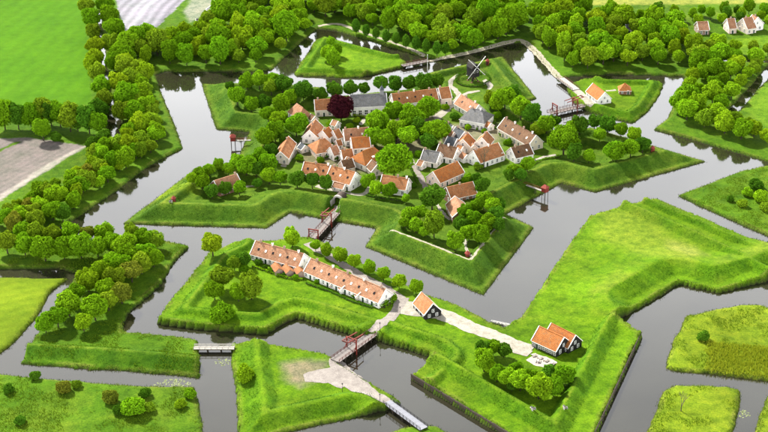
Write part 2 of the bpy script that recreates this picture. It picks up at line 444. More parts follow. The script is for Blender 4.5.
ROOFS = {
 'orange': roof_mat('orange_pantiles', ((0.36, 0.13, 0.05), (0.60, 0.24, 0.09), (0.74, 0.38, 0.20))),
 'bright': roof_mat('bright_pantiles', ((0.42, 0.14, 0.03), (0.62, 0.21, 0.05), (0.66, 0.30, 0.10))),
 'pink': roof_mat('faded_pantiles', ((0.36, 0.16, 0.08), (0.60, 0.29, 0.16), (0.76, 0.46, 0.30))),
 'brown': roof_mat('brown_pantiles', ((0.12, 0.065, 0.035), (0.24, 0.12, 0.06), (0.36, 0.21, 0.12))),
 'grey': roof_mat('grey_slate', ((0.16, 0.16, 0.17), (0.25, 0.25, 0.26), (0.36, 0.35, 0.35))),
 'slate': roof_mat('blue_slate', ((0.07, 0.08, 0.10), (0.12, 0.14, 0.17), (0.20, 0.22, 0.25))),
}
WHITE = simple('whitewash', (0.74, 0.71, 0.66), 0.22, 0.7)
OFFWHITE = simple('old_limewash', (0.66, 0.58, 0.49), 0.25, 0.7)
ROSE = simple('rosy_limewash', (0.64, 0.50, 0.42), 0.25, 0.7)
CREAM = simple('cream_plaster', (0.62, 0.54, 0.42), 0.15, 0.8)
BRICK = simple('red_brick', (0.33, 0.17, 0.11), 0.3, 1.6)
PINKBRICK = simple('pale_brick', (0.50, 0.35, 0.27), 0.25, 1.4)
BLACKWOOD = simple('tarred_boards', (0.022, 0.020, 0.018), 0.4, 1.5)
TRIM = simple('white_paint', (0.80, 0.79, 0.75), 0.08, 1.0, 0.6)
REDWOOD = simple('red_painted_wood', (0.26, 0.035, 0.022), 0.35, 1.5, 0.7)
DARKRED = simple('dark_red_wood', (0.13, 0.03, 0.02), 0.35, 1.5, 0.7)
PLANK = simple('weathered_planks', (0.33, 0.29, 0.27), 0.3, 2.0)
PALEPLANK = simple('pale_planks', (0.55, 0.52, 0.46), 0.2, 2.0)
BLUEPLANK = simple('blue_grey_planks', (0.36, 0.37, 0.42), 0.2, 2.0)
OLDWOOD = simple('old_timber', (0.085, 0.065, 0.045), 0.4, 2.0)
PALISADE = simple('palisade_timber', (0.10, 0.08, 0.055), 0.45, 1.2)
GLASS = simple('window_glass', (0.02, 0.022, 0.026), 0.3, 1.0, 0.08, spec=0.6)
GREENPAINT = simple('dark_green_paint', (0.02, 0.055, 0.03), 0.2, 1.0, 0.5)
STONE = simple('pale_stone', (0.55, 0.52, 0.46), 0.2, 1.5)
IRON = simple('dark_iron', (0.03, 0.03, 0.032), 0.2, 1.5, 0.5)
BARK = simple('bark', (0.075, 0.055, 0.038), 0.4, 3.0)
TUNNEL = simple('passage_brick', (0.10, 0.07, 0.055), 0.3, 1.5)

# ground
mg, n, l, b = new_mat('grass_ground')
a = n.new('ShaderNodeAttribute'); a.attribute_name = 'tint'
geo = n.new('ShaderNodeNewGeometry')
t1 = tex_noise(n, l, geo.outputs['Position'], 0.28, 6, 0.65)
t2 = tex_noise(n, l, geo.outputs['Position'], 1.5, 4, 0.7)
t3 = tex_noise(n, l, geo.outputs['Position'], 0.035, 4, 0.6)
r1 = ramp(n, l, t1.outputs['Fac'], [(0.25, (0.50, 0.60, 0.6)), (0.5, (1, 1, 1)), (0.75, (1.42, 1.24, 1.3))])
r2 = ramp(n, l, t2.outputs['Fac'], [(0.25, (0.48, 0.54, 0.5)), (0.72, (1.42, 1.34, 1.4))])
r3 = ramp(n, l, t3.outputs['Fac'], [(0.3, (0.80, 0.86, 0.8)), (0.7, (1.18, 1.10, 1.2))])
c1 = mul(n, l, a.outputs['Color'], r1.outputs['Color'])
c2 = mul(n, l, c1.outputs[0], r2.outputs['Color'])
l.new(a.outputs['Alpha'], c1.inputs['Fac']); l.new(a.outputs['Alpha'], c2.inputs['Fac'])
c3 = mul(n, l, c2.outputs[0], r3.outputs['Color'])
l.new(c3.outputs[0], b.inputs['Base Color'])
b.inputs['Roughness'].default_value = 1.0; b.inputs['Specular IOR Level'].default_value = 0.05
ad = n.new('ShaderNodeMath'); ad.operation = 'ADD'
l.new(t1.outputs['Fac'], ad.inputs[0]); l.new(t2.outputs['Fac'], ad.inputs[1])
bp = n.new('ShaderNodeBump'); bp.inputs['Strength'].default_value = 0.6; bp.inputs['Distance'].default_value = 0.35
l.new(ad.outputs[0], bp.inputs['Height']); l.new(bp.outputs['Normal'], b.inputs['Normal'])
ground.data.materials.append(mg)

# water
mw, n, l, b = new_mat('moat_water')
geo = n.new('ShaderNodeNewGeometry')
t1 = tex_noise(n, l, geo.outputs['Position'], 0.02, 3, 0.6)
r1 = ramp(n, l, t1.outputs['Fac'], [(0.3, (0.014, 0.013, 0.007)), (0.7, (0.026, 0.025, 0.015))])
l.new(r1.outputs['Color'], b.inputs['Base Color'])
b.inputs['IOR'].default_value = 1.85
b.inputs['Specular IOR Level'].default_value = 0.5
t0 = tex_noise(n, l, geo.outputs['Position'], 0.03, 3, 0.6)
rr = ramp(n, l, t0.outputs['Fac'], [(0.35, (0.02,) * 3), (0.65, (0.08,) * 3)])
l.new(rr.outputs['Color'], b.inputs['Roughness'])
t2 = tex_noise(n, l, geo.outputs['Position'], 0.9, 3, 0.6)
bp = n.new('ShaderNodeBump'); bp.inputs['Strength'].default_value = 0.05; bp.inputs['Distance'].default_value = 0.12
l.new(t2.outputs['Fac'], bp.inputs['Height']); l.new(bp.outputs['Normal'], b.inputs['Normal'])

# leaves: colour comes from each object's own colour
def leaf_mat(name):
    mt = bpy.data.materials.new(name); mt.use_nodes = True
    n, l = mt.node_tree.nodes, mt.node_tree.links
    n.clear()
    o = n.new('ShaderNodeOutputMaterial')
    oi = n.new('ShaderNodeObjectInfo'); g = n.new('ShaderNodeTexCoord')
    ad = n.new('ShaderNodeVectorMath'); ad.operation = 'ADD'
    l.new(g.outputs['Object'], ad.inputs[0]); l.new(oi.outputs['Random'], ad.inputs[1])
    t = tex_noise(n, l, ad.outputs[0], 5.0, 5, 0.75)
    r = ramp(n, l, t.outputs['Fac'], [(0.30, (0.38, 0.46, 0.5)), (0.5, (1, 1, 1)), (0.70, (1.6, 1.48, 1.3))])
    c = mul(n, l, oi.outputs['Color'], r.outputs['Color'])
    d = n.new('ShaderNodeBsdfDiffuse'); tr = n.new('ShaderNodeBsdfTranslucent'); mi = n.new('ShaderNodeMixShader')
    mi.inputs[0].default_value = 0.14
    c2 = mul(n, l, c.outputs[0], (1.25, 1.25, 0.6))
    l.new(c.outputs[0], d.inputs['Color']); l.new(c2.outputs[0], tr.inputs['Color'])
    l.new(d.outputs[0], mi.inputs[1]); l.new(tr.outputs[0], mi.inputs[2])
    l.new(mi.outputs[0], o.inputs['Surface'])
    return mt
LEAF = leaf_mat('foliage')

def path_mat(name, col, col2):
    mt, n, l, b = new_mat(name)
    geo = n.new('ShaderNodeNewGeometry')
    t1 = tex_noise(n, l, geo.outputs['Position'], 0.35, 6, 0.7)
    r = ramp(n, l, t1.outputs['Fac'], [(0.3, tuple(v_ * 0.7 for v_ in col)), (0.7, tuple(v_ * 0.7 for v_ in col2))])
    t2 = tex_noise(n, l, geo.outputs['Position'], 2.5, 4, 0.7)
    r2 = ramp(n, l, t2.outputs['Fac'], [(0.3, (0.66,) * 3), (0.7, (1.22,) * 3)])
    x = mul(n, l, r.outputs['Color'], r2.outputs['Color'])
    l.new(x.outputs[0], b.inputs['Base Color'])
    b.inputs['Roughness'].default_value = 0.95; b.inputs['Specular IOR Level'].default_value = 0.1
    return mt
SAND = path_mat('pale_sand', (0.30, 0.275, 0.21), (0.52, 0.49, 0.42))
COBBLE = path_mat('grey_cobble', (0.22, 0.19, 0.17), (0.36, 0.32, 0.29))
PAVE = path_mat('worn_paving', (0.25, 0.22, 0.20), (0.42, 0.38, 0.34))
GRAVEL = path_mat('tan_gravel', (0.34, 0.31, 0.22), (0.48, 0.44, 0.34))

# ------------------------------------------------------------------ mesh builder
class MB:
    def __init__(s): s.v = []; s.f = []
    def add(s, vs, fs):
        o = len(s.v); s.v += [tuple(p) for p in vs]; s.f += [tuple(i + o for i in f) for f in fs]; return s
    def box(s, c, d, rz=0.0):
        hx, hy, hz = d[0] / 2, d[1] / 2, d[2] / 2
        ca, sa = math.cos(rz), math.sin(rz)
        vs = []
        for z in (-hz, hz):
            for x, y in ((-hx, -hy), (hx, -hy), (hx, hy), (-hx, hy)):
                vs.append((c[0] + x * ca - y * sa, c[1] + x * sa + y * ca, c[2] + z))
        return s.add(vs, [(0, 3, 2, 1), (4, 5, 6, 7), (0, 1, 5, 4), (1, 2, 6, 5), (2, 3, 7, 6), (3, 0, 4, 7)])
    def bar(s, a, b_, w, h=None):
        """square bar from a to b"""
        a, b_ = Vector(a), Vector(b_); h = h or w
        d = (b_ - a).normalized()
        side = d.cross(Vector((0, 0, 1)))
        if side.length < 1e-4: side = Vector((1, 0, 0))
        side.normalize(); up = side.cross(d).normalized()
        vs = []
        for p in (a, b_):
            for i, j in ((-1, -1), (1, -1), (1, 1), (-1, 1)):
                vs.append(p + side * (i * w / 2) + up * (j * h / 2))
        return s.add(vs, [(0, 1, 2, 3), (7, 6, 5, 4), (0, 4, 5, 1), (1, 5, 6, 2), (2, 6, 7, 3), (3, 7, 4, 0)])
    def cyl(s, a, b_, r0, r1, n=8):
        a, b_ = Vector(a), Vector(b_); d = (b_ - a).normalized()
        u = d.cross(Vector((0.3, 0.9, 0.31))).normalized(); w = d.cross(u)
        vs = []
        for p, r in ((a, r0), (b_, r1)):
            for k in range(n):
                t = 2 * math.pi * k / n
                vs.append(p + u * (r * math.cos(t)) + w * (r * math.sin(t)))
        fs = [(k, (k + 1) % n, n + (k + 1) % n, n + k) for k in range(n)]
        fs += [tuple(range(n - 1, -1, -1)), tuple(range(n, 2 * n))]
        return s.add(vs, fs)
    def mesh(s, name, mat=None, smooth=False):
        me = bpy.data.meshes.new(name); me.from_pydata(s.v, [], s.f); me.update()
        if mat: me.materials.append(mat)
        if smooth: me.polygons.foreach_set('use_smooth', [True] * len(me.polygons))
        return me
    def obj(s, name, mat, parent=None, smooth=False):
        return link(name, s.mesh(name, mat, smooth), parent)

def link(name, data, parent=None, loc=None, rz=None, scale=None):
    o = bpy.data.objects.new(name, data); COL.objects.link(o)
    if parent: o.parent = parent
    if loc is not None: o.location = loc
    if rz is not None: o.rotation_euler = (0, 0, rz)
    if scale is not None: o.scale = scale
    return o

def tag(o, label, cat, group=None):
    o['label'] = label; o['category'] = cat
    if group: o['group'] = group
    return o

def thing(name, label, cat, loc, rz=0.0, group=None):
    o = link(name, None, None, loc, rz)
    o.empty_display_size = 0.5
    return tag(o, label, cat, group)

ORD = ['first', 'second', 'third', 'fourth', 'fifth', 'sixth', 'seventh', 'eighth', 'ninth', 'tenth', 'eleventh', 'twelfth', 'thirteenth', 'fourteenth',
       'fifteenth', 'sixteenth', 'seventeenth', 'eighteenth', 'nineteenth', 'twentieth', 'twenty-first', 'twenty-second', 'twenty-third', 'twenty-fourth', 'twenty-fifth',
       'twenty-sixth', 'twenty-seventh', 'twenty-eighth', 'twenty-ninth', 'thirtieth']

# ------------------------------------------------------------------ water sheet
wb = MB().add([(-9000, -1500, 0), (9000, -1500, 0), (9000, 16000, 0), (-9000, 16000, 0)], [(0, 1, 2, 3)])
water = wb.obj('water', mw); water['kind'] = 'structure'

# ------------------------------------------------------------------ paths laid on the ground
def path(name, pts, width, mat, lift=0.07, closed=False):
    """pts: pixels of ground points, or world points; width in m or one per point"""
    P = [Vector(p) if len(p) == 3 else pg(*p) for p in pts]
    wd = width if isinstance(width, (list, tuple)) else [width] * len(P)
    S = []
    for i in range(len(P) - 1):
        a, b_ = P[i], P[i + 1]
        p0 = P[i - 1] if i else a; p3 = P[i + 2] if i + 2 < len(P) else b_
        nseg = max(2, int((b_ - a).length / 0.9))
        for k in range(nseg):
            t = k / nseg
            q = 0.5 * ((2 * a) + (b_ - p0) * t + (2 * p0 - 5 * a + 4 * b_ - p3) * t * t + (3 * a - p0 - 3 * b_ + p3) * t ** 3)
            S.append((q, wd[i] * (1 - t) + wd[i + 1] * t))
    S.append((P[-1], wd[-1]))
    nc = max(3, int(max(wd) / 0.9) + 1)
    vs, fs = [], []
    for i, (p, w_) in enumerate(S):
        t = (S[min(i + 1, len(S) - 1)][0] - S[max(i - 1, 0)][0]); t.z = 0; t.normalize()
        nrm = Vector((-t.y, t.x, 0))
        jl = 0.45 * float(noise2(p.x, p.y, 1.6, 71)) + 0.3 * float(noise2(p.x, p.y, 5.0, 73)); jr = 0.45 * float(noise2(p.x, p.y, 1.6, 72)) + 0.3 * float(noise2(p.x, p.y, 5.0, 74))
        for k in range(nc):
            s_ = (k / (nc - 1) - 0.5) * w_ + (jl if k == 0 else jr if k == nc - 1 else 0)
            x, y = p.x + nrm.x * s_, p.y + nrm.y * s_
            edge = -0.05 if k in (0, nc - 1) else 0
            vs.append((x, y, max(gz(x, y), 0.2) + lift + edge))
    for i in range(len(S) - 1):
        for k in range(nc - 1):
            o = i * nc + k
            fs.append((o, o + nc, o + nc + 1, o + 1))
    ob = MB().add(vs, fs).obj(name, mat, smooth=True)
    ob['kind'] = 'structure'
    return ob

# ------------------------------------------------------------------ paths and roads
path('road', [(389, 403.5), (372, 395), (354, 383), (343, 372), (335.5, 361)], [4.2, 6, 9, 9, 5.0], PAVE, 0.16)
path('forecourt', [(352, 382), (338, 376), (322, 376), (304, 378)], [12, 13, 10, 5], PAVE, 0.12)
path('road', [(373, 334), (388, 320), (400, 306), (402, 298)], [4.6, 4.6, 5.0, 6.0], PAVE, 0.14)
path('street', [(402, 300), (388, 290), (362, 276), (332, 258), (314, 247), (308, 243)], [5.0, 4.2, 4, 4, 4.4, 4.4], PAVE, 0.12)
path('sand_path', [(398, 306), (412, 309), (440, 314), (470, 327), (498, 337), (520, 346), (532, 350)], [8, 12, 8.5, 7.5, 7, 6, 5], SAND, 0.13)
path('sand_yard', [(505, 345), (518, 350), (530, 354)], [3, 6, 4], SAND, 0.16)
path('terrace', [(531, 357), (540, 361), (553, 366)], [6, 8, 6], path_mat('pink_paving', (0.50, 0.43, 0.36), (0.62, 0.55, 0.48)), 0.10)
path('road', [(426, 62), (440, 59), (470, 53), (512, 41), (524, 41.5), (534, 50), (556, 74), (563, 80)], [2.4, 2.4, 2.8, 3, 3.6, 3.4, 3.4, 3.8], GRAVEL, 0.10)
path('road', [(574, 88), (583, 96), (590, 103), (586, 105)], [4.5, 5, 6, 5], SAND, 0.10)
path('footpath', [(606, 91), (616, 90)], 2.0, SAND, 0.08)
path('footpath', [(318, 26), (338, 24), (356, 30), (400, 45), (425, 56)], 2.6, GRAVEL)
# town streets and the mill path
path('street', [(436, 118), (444, 112), (453, 103), (459, 97), (456, 91), (451, 86), (452, 79), (459, 74)], [5, 4.5, 4, 3.4, 3.0, 3, 2.6, 2.2], SAND, 0.10)
path('street', [(459, 97), (468, 93), (480, 91)], [3.0, 2.4, 2.0], SAND, 0.13)
path('street', [(484, 80), (490, 85), (489, 90)], [2.5, 3.5, 1.5], SAND, 0.10)
path('street', [(409, 158), (415, 167), (421, 178), (426, 188)], 3.0, COBBLE)
path('street', [(436, 116), (440, 127), (446, 136)], 4.0, COBBLE, 0.12)
path('street', [(488, 129), (499, 128), (509, 136), (525, 149)], 2.4, SAND, 0.10)
path('street', [(514, 169), (530, 162), (545, 157), (556, 155)], [2.6, 2.8, 2.4, 2], SAND, 0.10)
path('street', [(316, 186), (345, 193), (364, 194), (372, 181), (380, 172)], 2.6, SAND, 0.10)
path('street', [(283, 167), (290, 158), (297, 148), (302, 140)], [2.5, 2.6, 2.4, 2], SAND, 0.10)
path('footpath', [(428, 190), (437, 205), (444, 214), (450, 220)], 1.6, SAND)
_fp = lambda r, q: Vector((*fort_pt(0, r, q), 0.0))
path('footpath', [_fp(128.4 - 54.7 / 67.2 * t_, -39 / 67.2 * t_) for t_ in (46, 34, 22, 10, 0)] , 1.1, GRAVEL, 0.10)
path('footpath', [_fp(128.4 - 54.7 / 67.2 * t_, 39 / 67.2 * t_) for t_ in (0, 10, 22, 34, 46)] , 1.1, GRAVEL, 0.10)
path('footpath', [(472, 258), (466, 247), (464, 238)], 1.2, SAND, 0.09)
path('footpath', [(236, 187), (252, 186), (260, 184)], 1.6, SAND, 0.09)
path('street', [(370, 112), (366, 118), (360, 125)], [2.0, 2.6, 2.0], SAND, 0.10)

# ------------------------------------------------------------------ trees
def crown_mesh(name, seed, nleaf, lobes, rz=1.0, top=1.0, leaf=0.088, conic=0.0):
    """a crown one unit in radius, centred at the origin: lobes of small leaves set round the limbs"""
    g = np.random.default_rng(seed)
    L = []
    for k in range(lobes):
        d = g.normal(size=3); d /= np.linalg.norm(d)
        if d[2] < -0.35: d[2] *= 0.4
        r = g.uniform(0.48, 0.78) if k else 0.0
        c = d * r
        t = (c[2] + 0.7) / 1.4
        if conic: c[:2] *= (1 - conic * np.clip(t, 0, 1))
        L.append((c, g.uniform(0.24, 0.42) * (1 - 0.35 * conic * np.clip(t, 0, 1)) if k else 0.78))
    wgt = np.array([q[1] ** 2 for q in L]); wgt /= wgt.sum()
    idx = g.choice(lobes, nleaf, p=wgt)
    d = g.normal(size=(nleaf, 3)); d /= np.linalg.norm(d, axis=1)[:, None]
    C = np.array([q[0] for q in L])[idx]; Rr = np.array([q[1] for q in L])[idx]
    P = C + d * (Rr * g.uniform(0.55, 1.06, nleaf) ** 0.6)[:, None]
    keep = np.ones(nleaf, bool)
    P[:, 2] *= rz
    nrm = d * 0.75 + g.normal(size=(nleaf, 3)) * 0.55
    nrm[:, 2] += 0.25
    nrm /= np.linalg.norm(nrm, axis=1)[:, None]
    u = np.cross(nrm, g.normal(size=(nleaf, 3))); u /= np.linalg.norm(u, axis=1)[:, None]
    w = np.cross(nrm, u)
    s = leaf * g.uniform(0.6, 1.25, nleaf)[:, None]
    # a bent leaf cluster: four corners, two of them drooping
    v0 = P - u * s; v1 = P + w * s * 0.7; v2 = P + u * s - nrm * s * 0.35; v3 = P - w * s * 0.7 - nrm * s * 0.2
    V = np.stack([v0, v1, v2, v3], 1).reshape(-1, 3).astype(np.float32)
    F = np.arange(nleaf * 4, dtype=np.int32)
    me = bpy.data.meshes.new(name)
    me.vertices.add(len(V)); me.vertices.foreach_set('co', V.ravel())
    me.loops.add(len(F)); me.loops.foreach_set('vertex_index', F)
    me.polygons.add(nleaf); me.polygons.foreach_set('loop_start', np.arange(0, len(F), 4, dtype=np.int32))
    me.update(calc_edges=True)
    me.materials.append(LEAF)
    return me

def trunk_mesh(name, seed):
    """tapered trunk with limbs; from z=0 to the crown centre at z=1 (unit height), radius scaled separately"""
    g = random.Random(seed)
    b_ = MB()
    b_.cyl((0, 0, -0.25), (0.0, 0.0, 0.55), 0.075, 0.05, 7)
    b_.cyl((0, 0, 0.5), (0.03, 0.02, 1.15), 0.05, 0.018, 6)
    for k in range(6):
        a = k * 1.05 + g.uniform(-0.3, 0.3); r = g.uniform(0.28, 0.5); z0 = g.uniform(0.45, 0.7)
        mid = (r * 0.5 * math.cos(a), r * 0.5 * math.sin(a), z0 + 0.16)
        b_.cyl((0, 0, z0), mid, 0.030, 0.018, 5)
        b_.cyl(mid, (r * math.cos(a + 0.2), r * math.sin(a + 0.2), z0 + g.uniform(0.35, 0.55)), 0.018, 0.006, 5)
    return b_.mesh(name, BARK, True)

ROUND = [crown_mesh('crown', 10 + k, 7600, 26 + 4 * (k % 4), 0.86 + 0.07 * (k % 5)) for k in range(9)]
TALL = [crown_mesh('crown', 30 + k, 7800, 34, 1.3) for k in range(4)]
CONE = [crown_mesh('crown', 50 + k, 5000, 26, 1.45, conic=0.65) for k in range(3)]
BUSH = [crown_mesh('foliage', 70 + k, 5200, 24, 0.8) for k in range(4)]
BIG = [crown_mesh('crown', 90 + k, 11000, 44, 0.95, leaf=0.072) for k in range(2)]
SPARSE = [crown_mesh('crown', 110 + k, 1000, 14, 1.15, leaf=0.10) for k in range(2)]
TRUNK = [trunk_mesh('trunk', k) for k in range(4)]

C_GREEN = (0.108, 0.236, 0.006); C_LIME = (0.158, 0.305, 0.008); C_OLIVE = (0.140, 0.235, 0.010)
C_DARK = (0.054, 0.140, 0.008); C_COPPER = (0.040, 0.008, 0.012); C_RUST = (0.155, 0.185, 0.016); C_YEL = (0.180, 0.290, 0.008)
TREE_SPOTS = []
IN_FORT = False
_tr = random.Random(4)
def tree_at(base, Rm, kind, colr, label, cat='tree', group=None, name='tree'):
    sets = {'round': ROUND, 'tall': TALL, 'cone': CONE, 'bush': BUSH, 'big': BIG, 'sparse': SPARSE}[kind]
    rz = {'round': 1.0, 'tall': 1.0, 'cone': 1.0, 'bush': 1.0, 'big': 1.0, 'sparse': 1.0}[kind]
    hc = {'round': 1.12, 'tall': 1.42, 'cone': 1.5, 'bush': 0.55, 'big': 1.08, 'sparse': 1.3}[kind] * Rm
    t = thing(name, label, cat, base, _tr.uniform(0, 6.28), group)
    j = lambda: _tr.uniform(0.88, 1.12)
    cr = link('foliage' if kind == 'bush' else 'crown', _tr.choice(sets), t, (0, 0, hc), _tr.uniform(0, 6.28), (Rm * j(), Rm * j(), Rm * j() * rz))
    f = _tr.uniform(0.82, 1.2); g = _tr.uniform(0.92, 1.1)
    cr.color = (colr[0] * f * g, colr[1] * f, colr[2] * f, 1)
    tk = link('stem' if kind == 'bush' else 'trunk', _tr.choice(TRUNK), t, (0, 0, 0), _tr.uniform(0, 6.28), (Rm * 0.9, Rm * 0.9, hc))
    TREE_SPOTS.append((base.x, base.y, Rm))
    return t
KH = {'round': 1.12, 'tall': 1.42, 'cone': 1.5, 'bush': 0.55, 'big': 1.08, 'sparse': 1.3}
def tree_px(x, y, r, kind, colr, label, cat='tree', group=None, name='tree'):
    """crown centred on the pixel (x, y), r photo pixels in radius"""
    r *= 0.96 if name == 'street_tree' else (1.07 if IN_FORT else 1.14) if kind in ('round', 'tall', 'bush') else 1.02
    p = pg(x, y); Rm = r * mpp(p)
    for _ in range(5):
        p = pg(x, y, KH[kind] * Rm); Rm = r * mpp((p.x, p.y, p.z + KH[kind] * Rm))
    if gz(p.x, p.y) < 0.3:
        for s in np.arange(0.5, 9, 0.5):
            for a in np.arange(0, 6.28, 0.4):
                if gz(p.x + s * math.cos(a), p.y + s * math.sin(a)) > 0.9:
                    p = Vector((p.x + s * math.cos(a), p.y + s * math.sin(a), 0)); p.z = gz(p.x, p.y)
                    return tree_at(p, Rm, kind, colr, label, cat, group, name)
    return tree_at(p, Rm, kind, colr, label, cat, group, name)

CW = {id(C_GREEN): 'green', id(C_LIME): 'light green', id(C_OLIVE): 'olive', id(C_DARK): 'dark green', id(C_COPPER): 'purple', id(C_RUST): 'rusty brown', id(C_YEL): 'yellow-green'}
def cluster(spots, place, group, kind='round', noun='tree', name=None, colr=C_GREEN):
    """hand-placed trees; each is told apart by its colour and its count from the left"""
    spots = sorted(spots, key=lambda s: s[0])
    n_ = len(spots)
    for i, s in enumerate(spots):
        c = s[3] if len(s) > 3 else colr
        k = s[4] if len(s) > 4 else kind
        o = 'leftmost' if i == 0 else 'rightmost' if i == n_ - 1 else ORD[i] + ' from the left'
        if n_ == 1: lab = f'{CW[id(c)]} {noun} {place}'
        else: lab = f'{CW[id(c)]} {noun}, {o} {place}'
        tree_px(s[0], s[1], s[2], k, c, lab, noun.split()[-1], group, name or noun.replace(' ', '_'))

cluster([(315.4, 245, 6.6), (326, 250, 7), (340, 255, 7.4), (354, 261, 7.2), (369, 267, 7.4), (383.5, 273, 8), (399, 281, 8), (416, 286.5, 7.6)],
        'along the street behind the row houses', 'street trees by the row houses', 'round', 'lollipop tree', 'street_tree', C_LIME)
cluster([(292, 237, 9)], 'standing alone beside the gate bridge', None, 'round', 'round tree', 'tree', C_LIME)
cluster([(212, 243, 11.5, C_YEL)], 'on the moat corner left of the row houses', None, 'round', 'bushy tree', 'tree')
cluster([(221, 276, 12, C_OLIVE), (214, 290, 9, C_GREEN), (238, 292, 8.5, C_GREEN), (251, 286, 12, C_OLIVE), (222, 313, 11.5, C_GREEN, 'bush'), (243, 260, 7, C_DARK), (234, 263, 7, C_OLIVE)],
        'on the grass left of the row houses', 'trees on the row house island')
cluster([(484, 360, 10.5, C_LIME), (497, 373, 8.5, C_GREEN), (508, 377, 8.5, C_LIME), (520.5, 380, 10, C_LIME), (539, 386, 12, C_LIME), (554, 387, 9, C_GREEN),
         (563, 374, 9.5, C_GREEN), (549, 374, 8, C_DARK), (530, 376, 7, C_GREEN), (545, 395, 6, C_LIME), (512, 386, 5, C_DARK), (557, 378, 7, C_LIME), (490, 368, 6, C_LIME), (483, 348, 7, C_DARK), (493, 347, 8, C_GREEN), (504, 350, 7, C_DARK), (516, 368, 7, C_GREEN)],
        'in the crescent below the black barn', 'bushy trees by the black barn', 'round', 'bushy tree')
cluster([(6, 241, 11, C_OLIVE), (24, 244, 10), (44, 248, 11.5), (63, 247, 10.5), (80, 246, 11), (97, 246, 9.5), (52, 233, 9, C_OLIVE), (112, 241, 9), (124, 244, 10.5, C_LIME), (70, 232, 9), (93, 231, 7.5, C_RUST),
         (110, 229, 8, C_LIME), (132, 232, 8, C_OLIVE), (145, 238, 9.5), (156, 240, 8.5, C_OLIVE), (22, 230, 9), (36, 232, 9, C_OLIVE), (13, 222, 9, C_RUST)],
        'in the tree belt above the dark ditch', 'tree belt at the left edge', 'round', 'tree', 'tree', C_GREEN)
cluster([(100, 270, 10.5, C_LIME), (88, 280, 10.5, C_YEL), (75, 292, 10, C_GREEN), (68, 303, 12, C_LIME), (57, 316, 10.5), (45, 323, 8.5), (94, 307, 12), (83, 322, 8.5, C_LIME), (106, 288, 10.5, C_LIME),
         (114, 278, 10, C_OLIVE), (121, 293, 9.5, C_RUST), (108, 300, 9.5, C_OLIVE), (120, 264, 10.5), (131, 270, 11, C_RUST), (141, 262, 10.5, C_OLIVE), (112, 261, 9.5, C_LIME), (146, 252, 9.5), (153, 257, 9), (128, 253, 9.5)],
        'in the wood above the lower left canal', 'wood by the lower left canal')
# left hedgerow and the belts round the green field
cluster([(3, 113, 11), (17, 115, 9.5, C_DARK), (30, 114, 9.5), (42, 110, 10, C_OLIVE), (50, 113, 8.5, C_DARK), (59, 113, 9.5), (69, 117, 10, C_OLIVE), (77, 121, 7, C_DARK), (88, 118, 10.5, C_DARK), (98, 122, 9), (42, 128, 8.5, C_LIME), (56, 137, 6.5, C_DARK, 'bush')],
        'in the hedgerow below the green field', 'hedgerow trees below the green field', 'tall')
cluster([(86, 5, 8, C_OLIVE), (91, 18, 8.5), (93, 31, 8, C_OLIVE), (95, 45, 9, C_YEL), (94, 57, 9, C_YEL), (97, 72, 8.5, C_OLIVE), (101, 85, 9.5), (104, 98, 9, C_OLIVE), (98, 109, 9, C_DARK), (90, 63, 7, C_YEL)],
        'along the left side of the narrow dark ditch', 'trees along the field ditch')
cluster([(105, 4, 8.5), (109, 15, 9, C_GREEN), (115, 27, 11), (111, 43, 8.5, C_OLIVE), (117, 52, 9, C_LIME), (124, 66, 10, C_OLIVE), (113, 62, 8, C_GREEN), (118, 82, 10, C_YEL), (131, 78, 10, C_OLIVE), (126, 96, 11), (139, 92, 10, C_LIME),
         (122, 111, 9, C_OLIVE), (134, 110, 10), (146, 106, 10, C_LIME), (139, 124, 9.5, C_YEL), (152, 120, 9, C_OLIVE), (129, 129, 8, C_GREEN), (103, 138, 8, C_DARK), (92, 143, 7, C_DARK), (101, 152, 9, C_LIME),
         (116, 144, 8.5, C_OLIVE), (128, 143, 9, C_YEL), (141, 139, 8.5, C_OLIVE), (156, 133, 7.5, C_LIME)],
        'between the dark ditch and the left moat', 'wood between ditch and left moat')
cluster([(125, 158, 9, C_LIME), (112, 160, 8, C_GREEN), (98, 167, 8, C_OLIVE), (107, 173, 8), (88, 170, 7, C_RUST), (85, 180, 9, C_OLIVE), (71, 187, 8), (60, 195, 9, C_LIME), (48, 192, 8, C_OLIVE), (73, 200, 7.5), (52, 210, 9), (40, 205, 8.5, C_LIME),
         (30, 204, 8, C_RUST), (62, 212, 8, C_DARK), (35, 219, 9, C_OLIVE), (20, 212, 8), (6, 216, 9, C_GREEN), (140, 150, 7, C_OLIVE)],
        'between the ploughed field and the moat', 'belt between ploughed field and moat')

IN_FORT = True
# town
cluster([(378, 121, 12), (394, 111, 11.5), (412, 117, 12), (428, 106, 10.5), (421, 112, 9), (436, 130, 12.5), (396, 130, 10.5, C_LIME), (408, 135, 11, C_LIME), (373, 137, 9), (385, 139, 8.5), (428, 141, 9, C_DARK), (420, 128, 9.5, C_DARK)],
        'on the town square', 'lime trees on the square', 'round', 'tree', 'tree', (C_GREEN))
cluster([(394, 160, 17, C_GREEN, 'big')], 'with a broad crown below the town square', None, 'big', 'great tree', 'tree')
cluster([(341, 108, 12.5, C_COPPER, 'big')], 'in front of the white church', None, 'big', 'copper beech tree', 'tree')
cluster([(296, 124, 12.5, C_GREEN, 'big')], 'with a broad crown left of the white gabled house', None, 'big', 'great tree', 'tree')
cluster([(303, 90, 9), (320, 94, 7), (335, 90, 8), (350, 88, 8), (364, 88, 6.5), (381, 86, 8), (395, 84, 7.5), (409, 83, 8), (424, 82, 8), (437, 81, 7.5)],
        'in the row behind the church', 'row of trees behind the church', 'round', 'tree', 'tree', C_DARK)
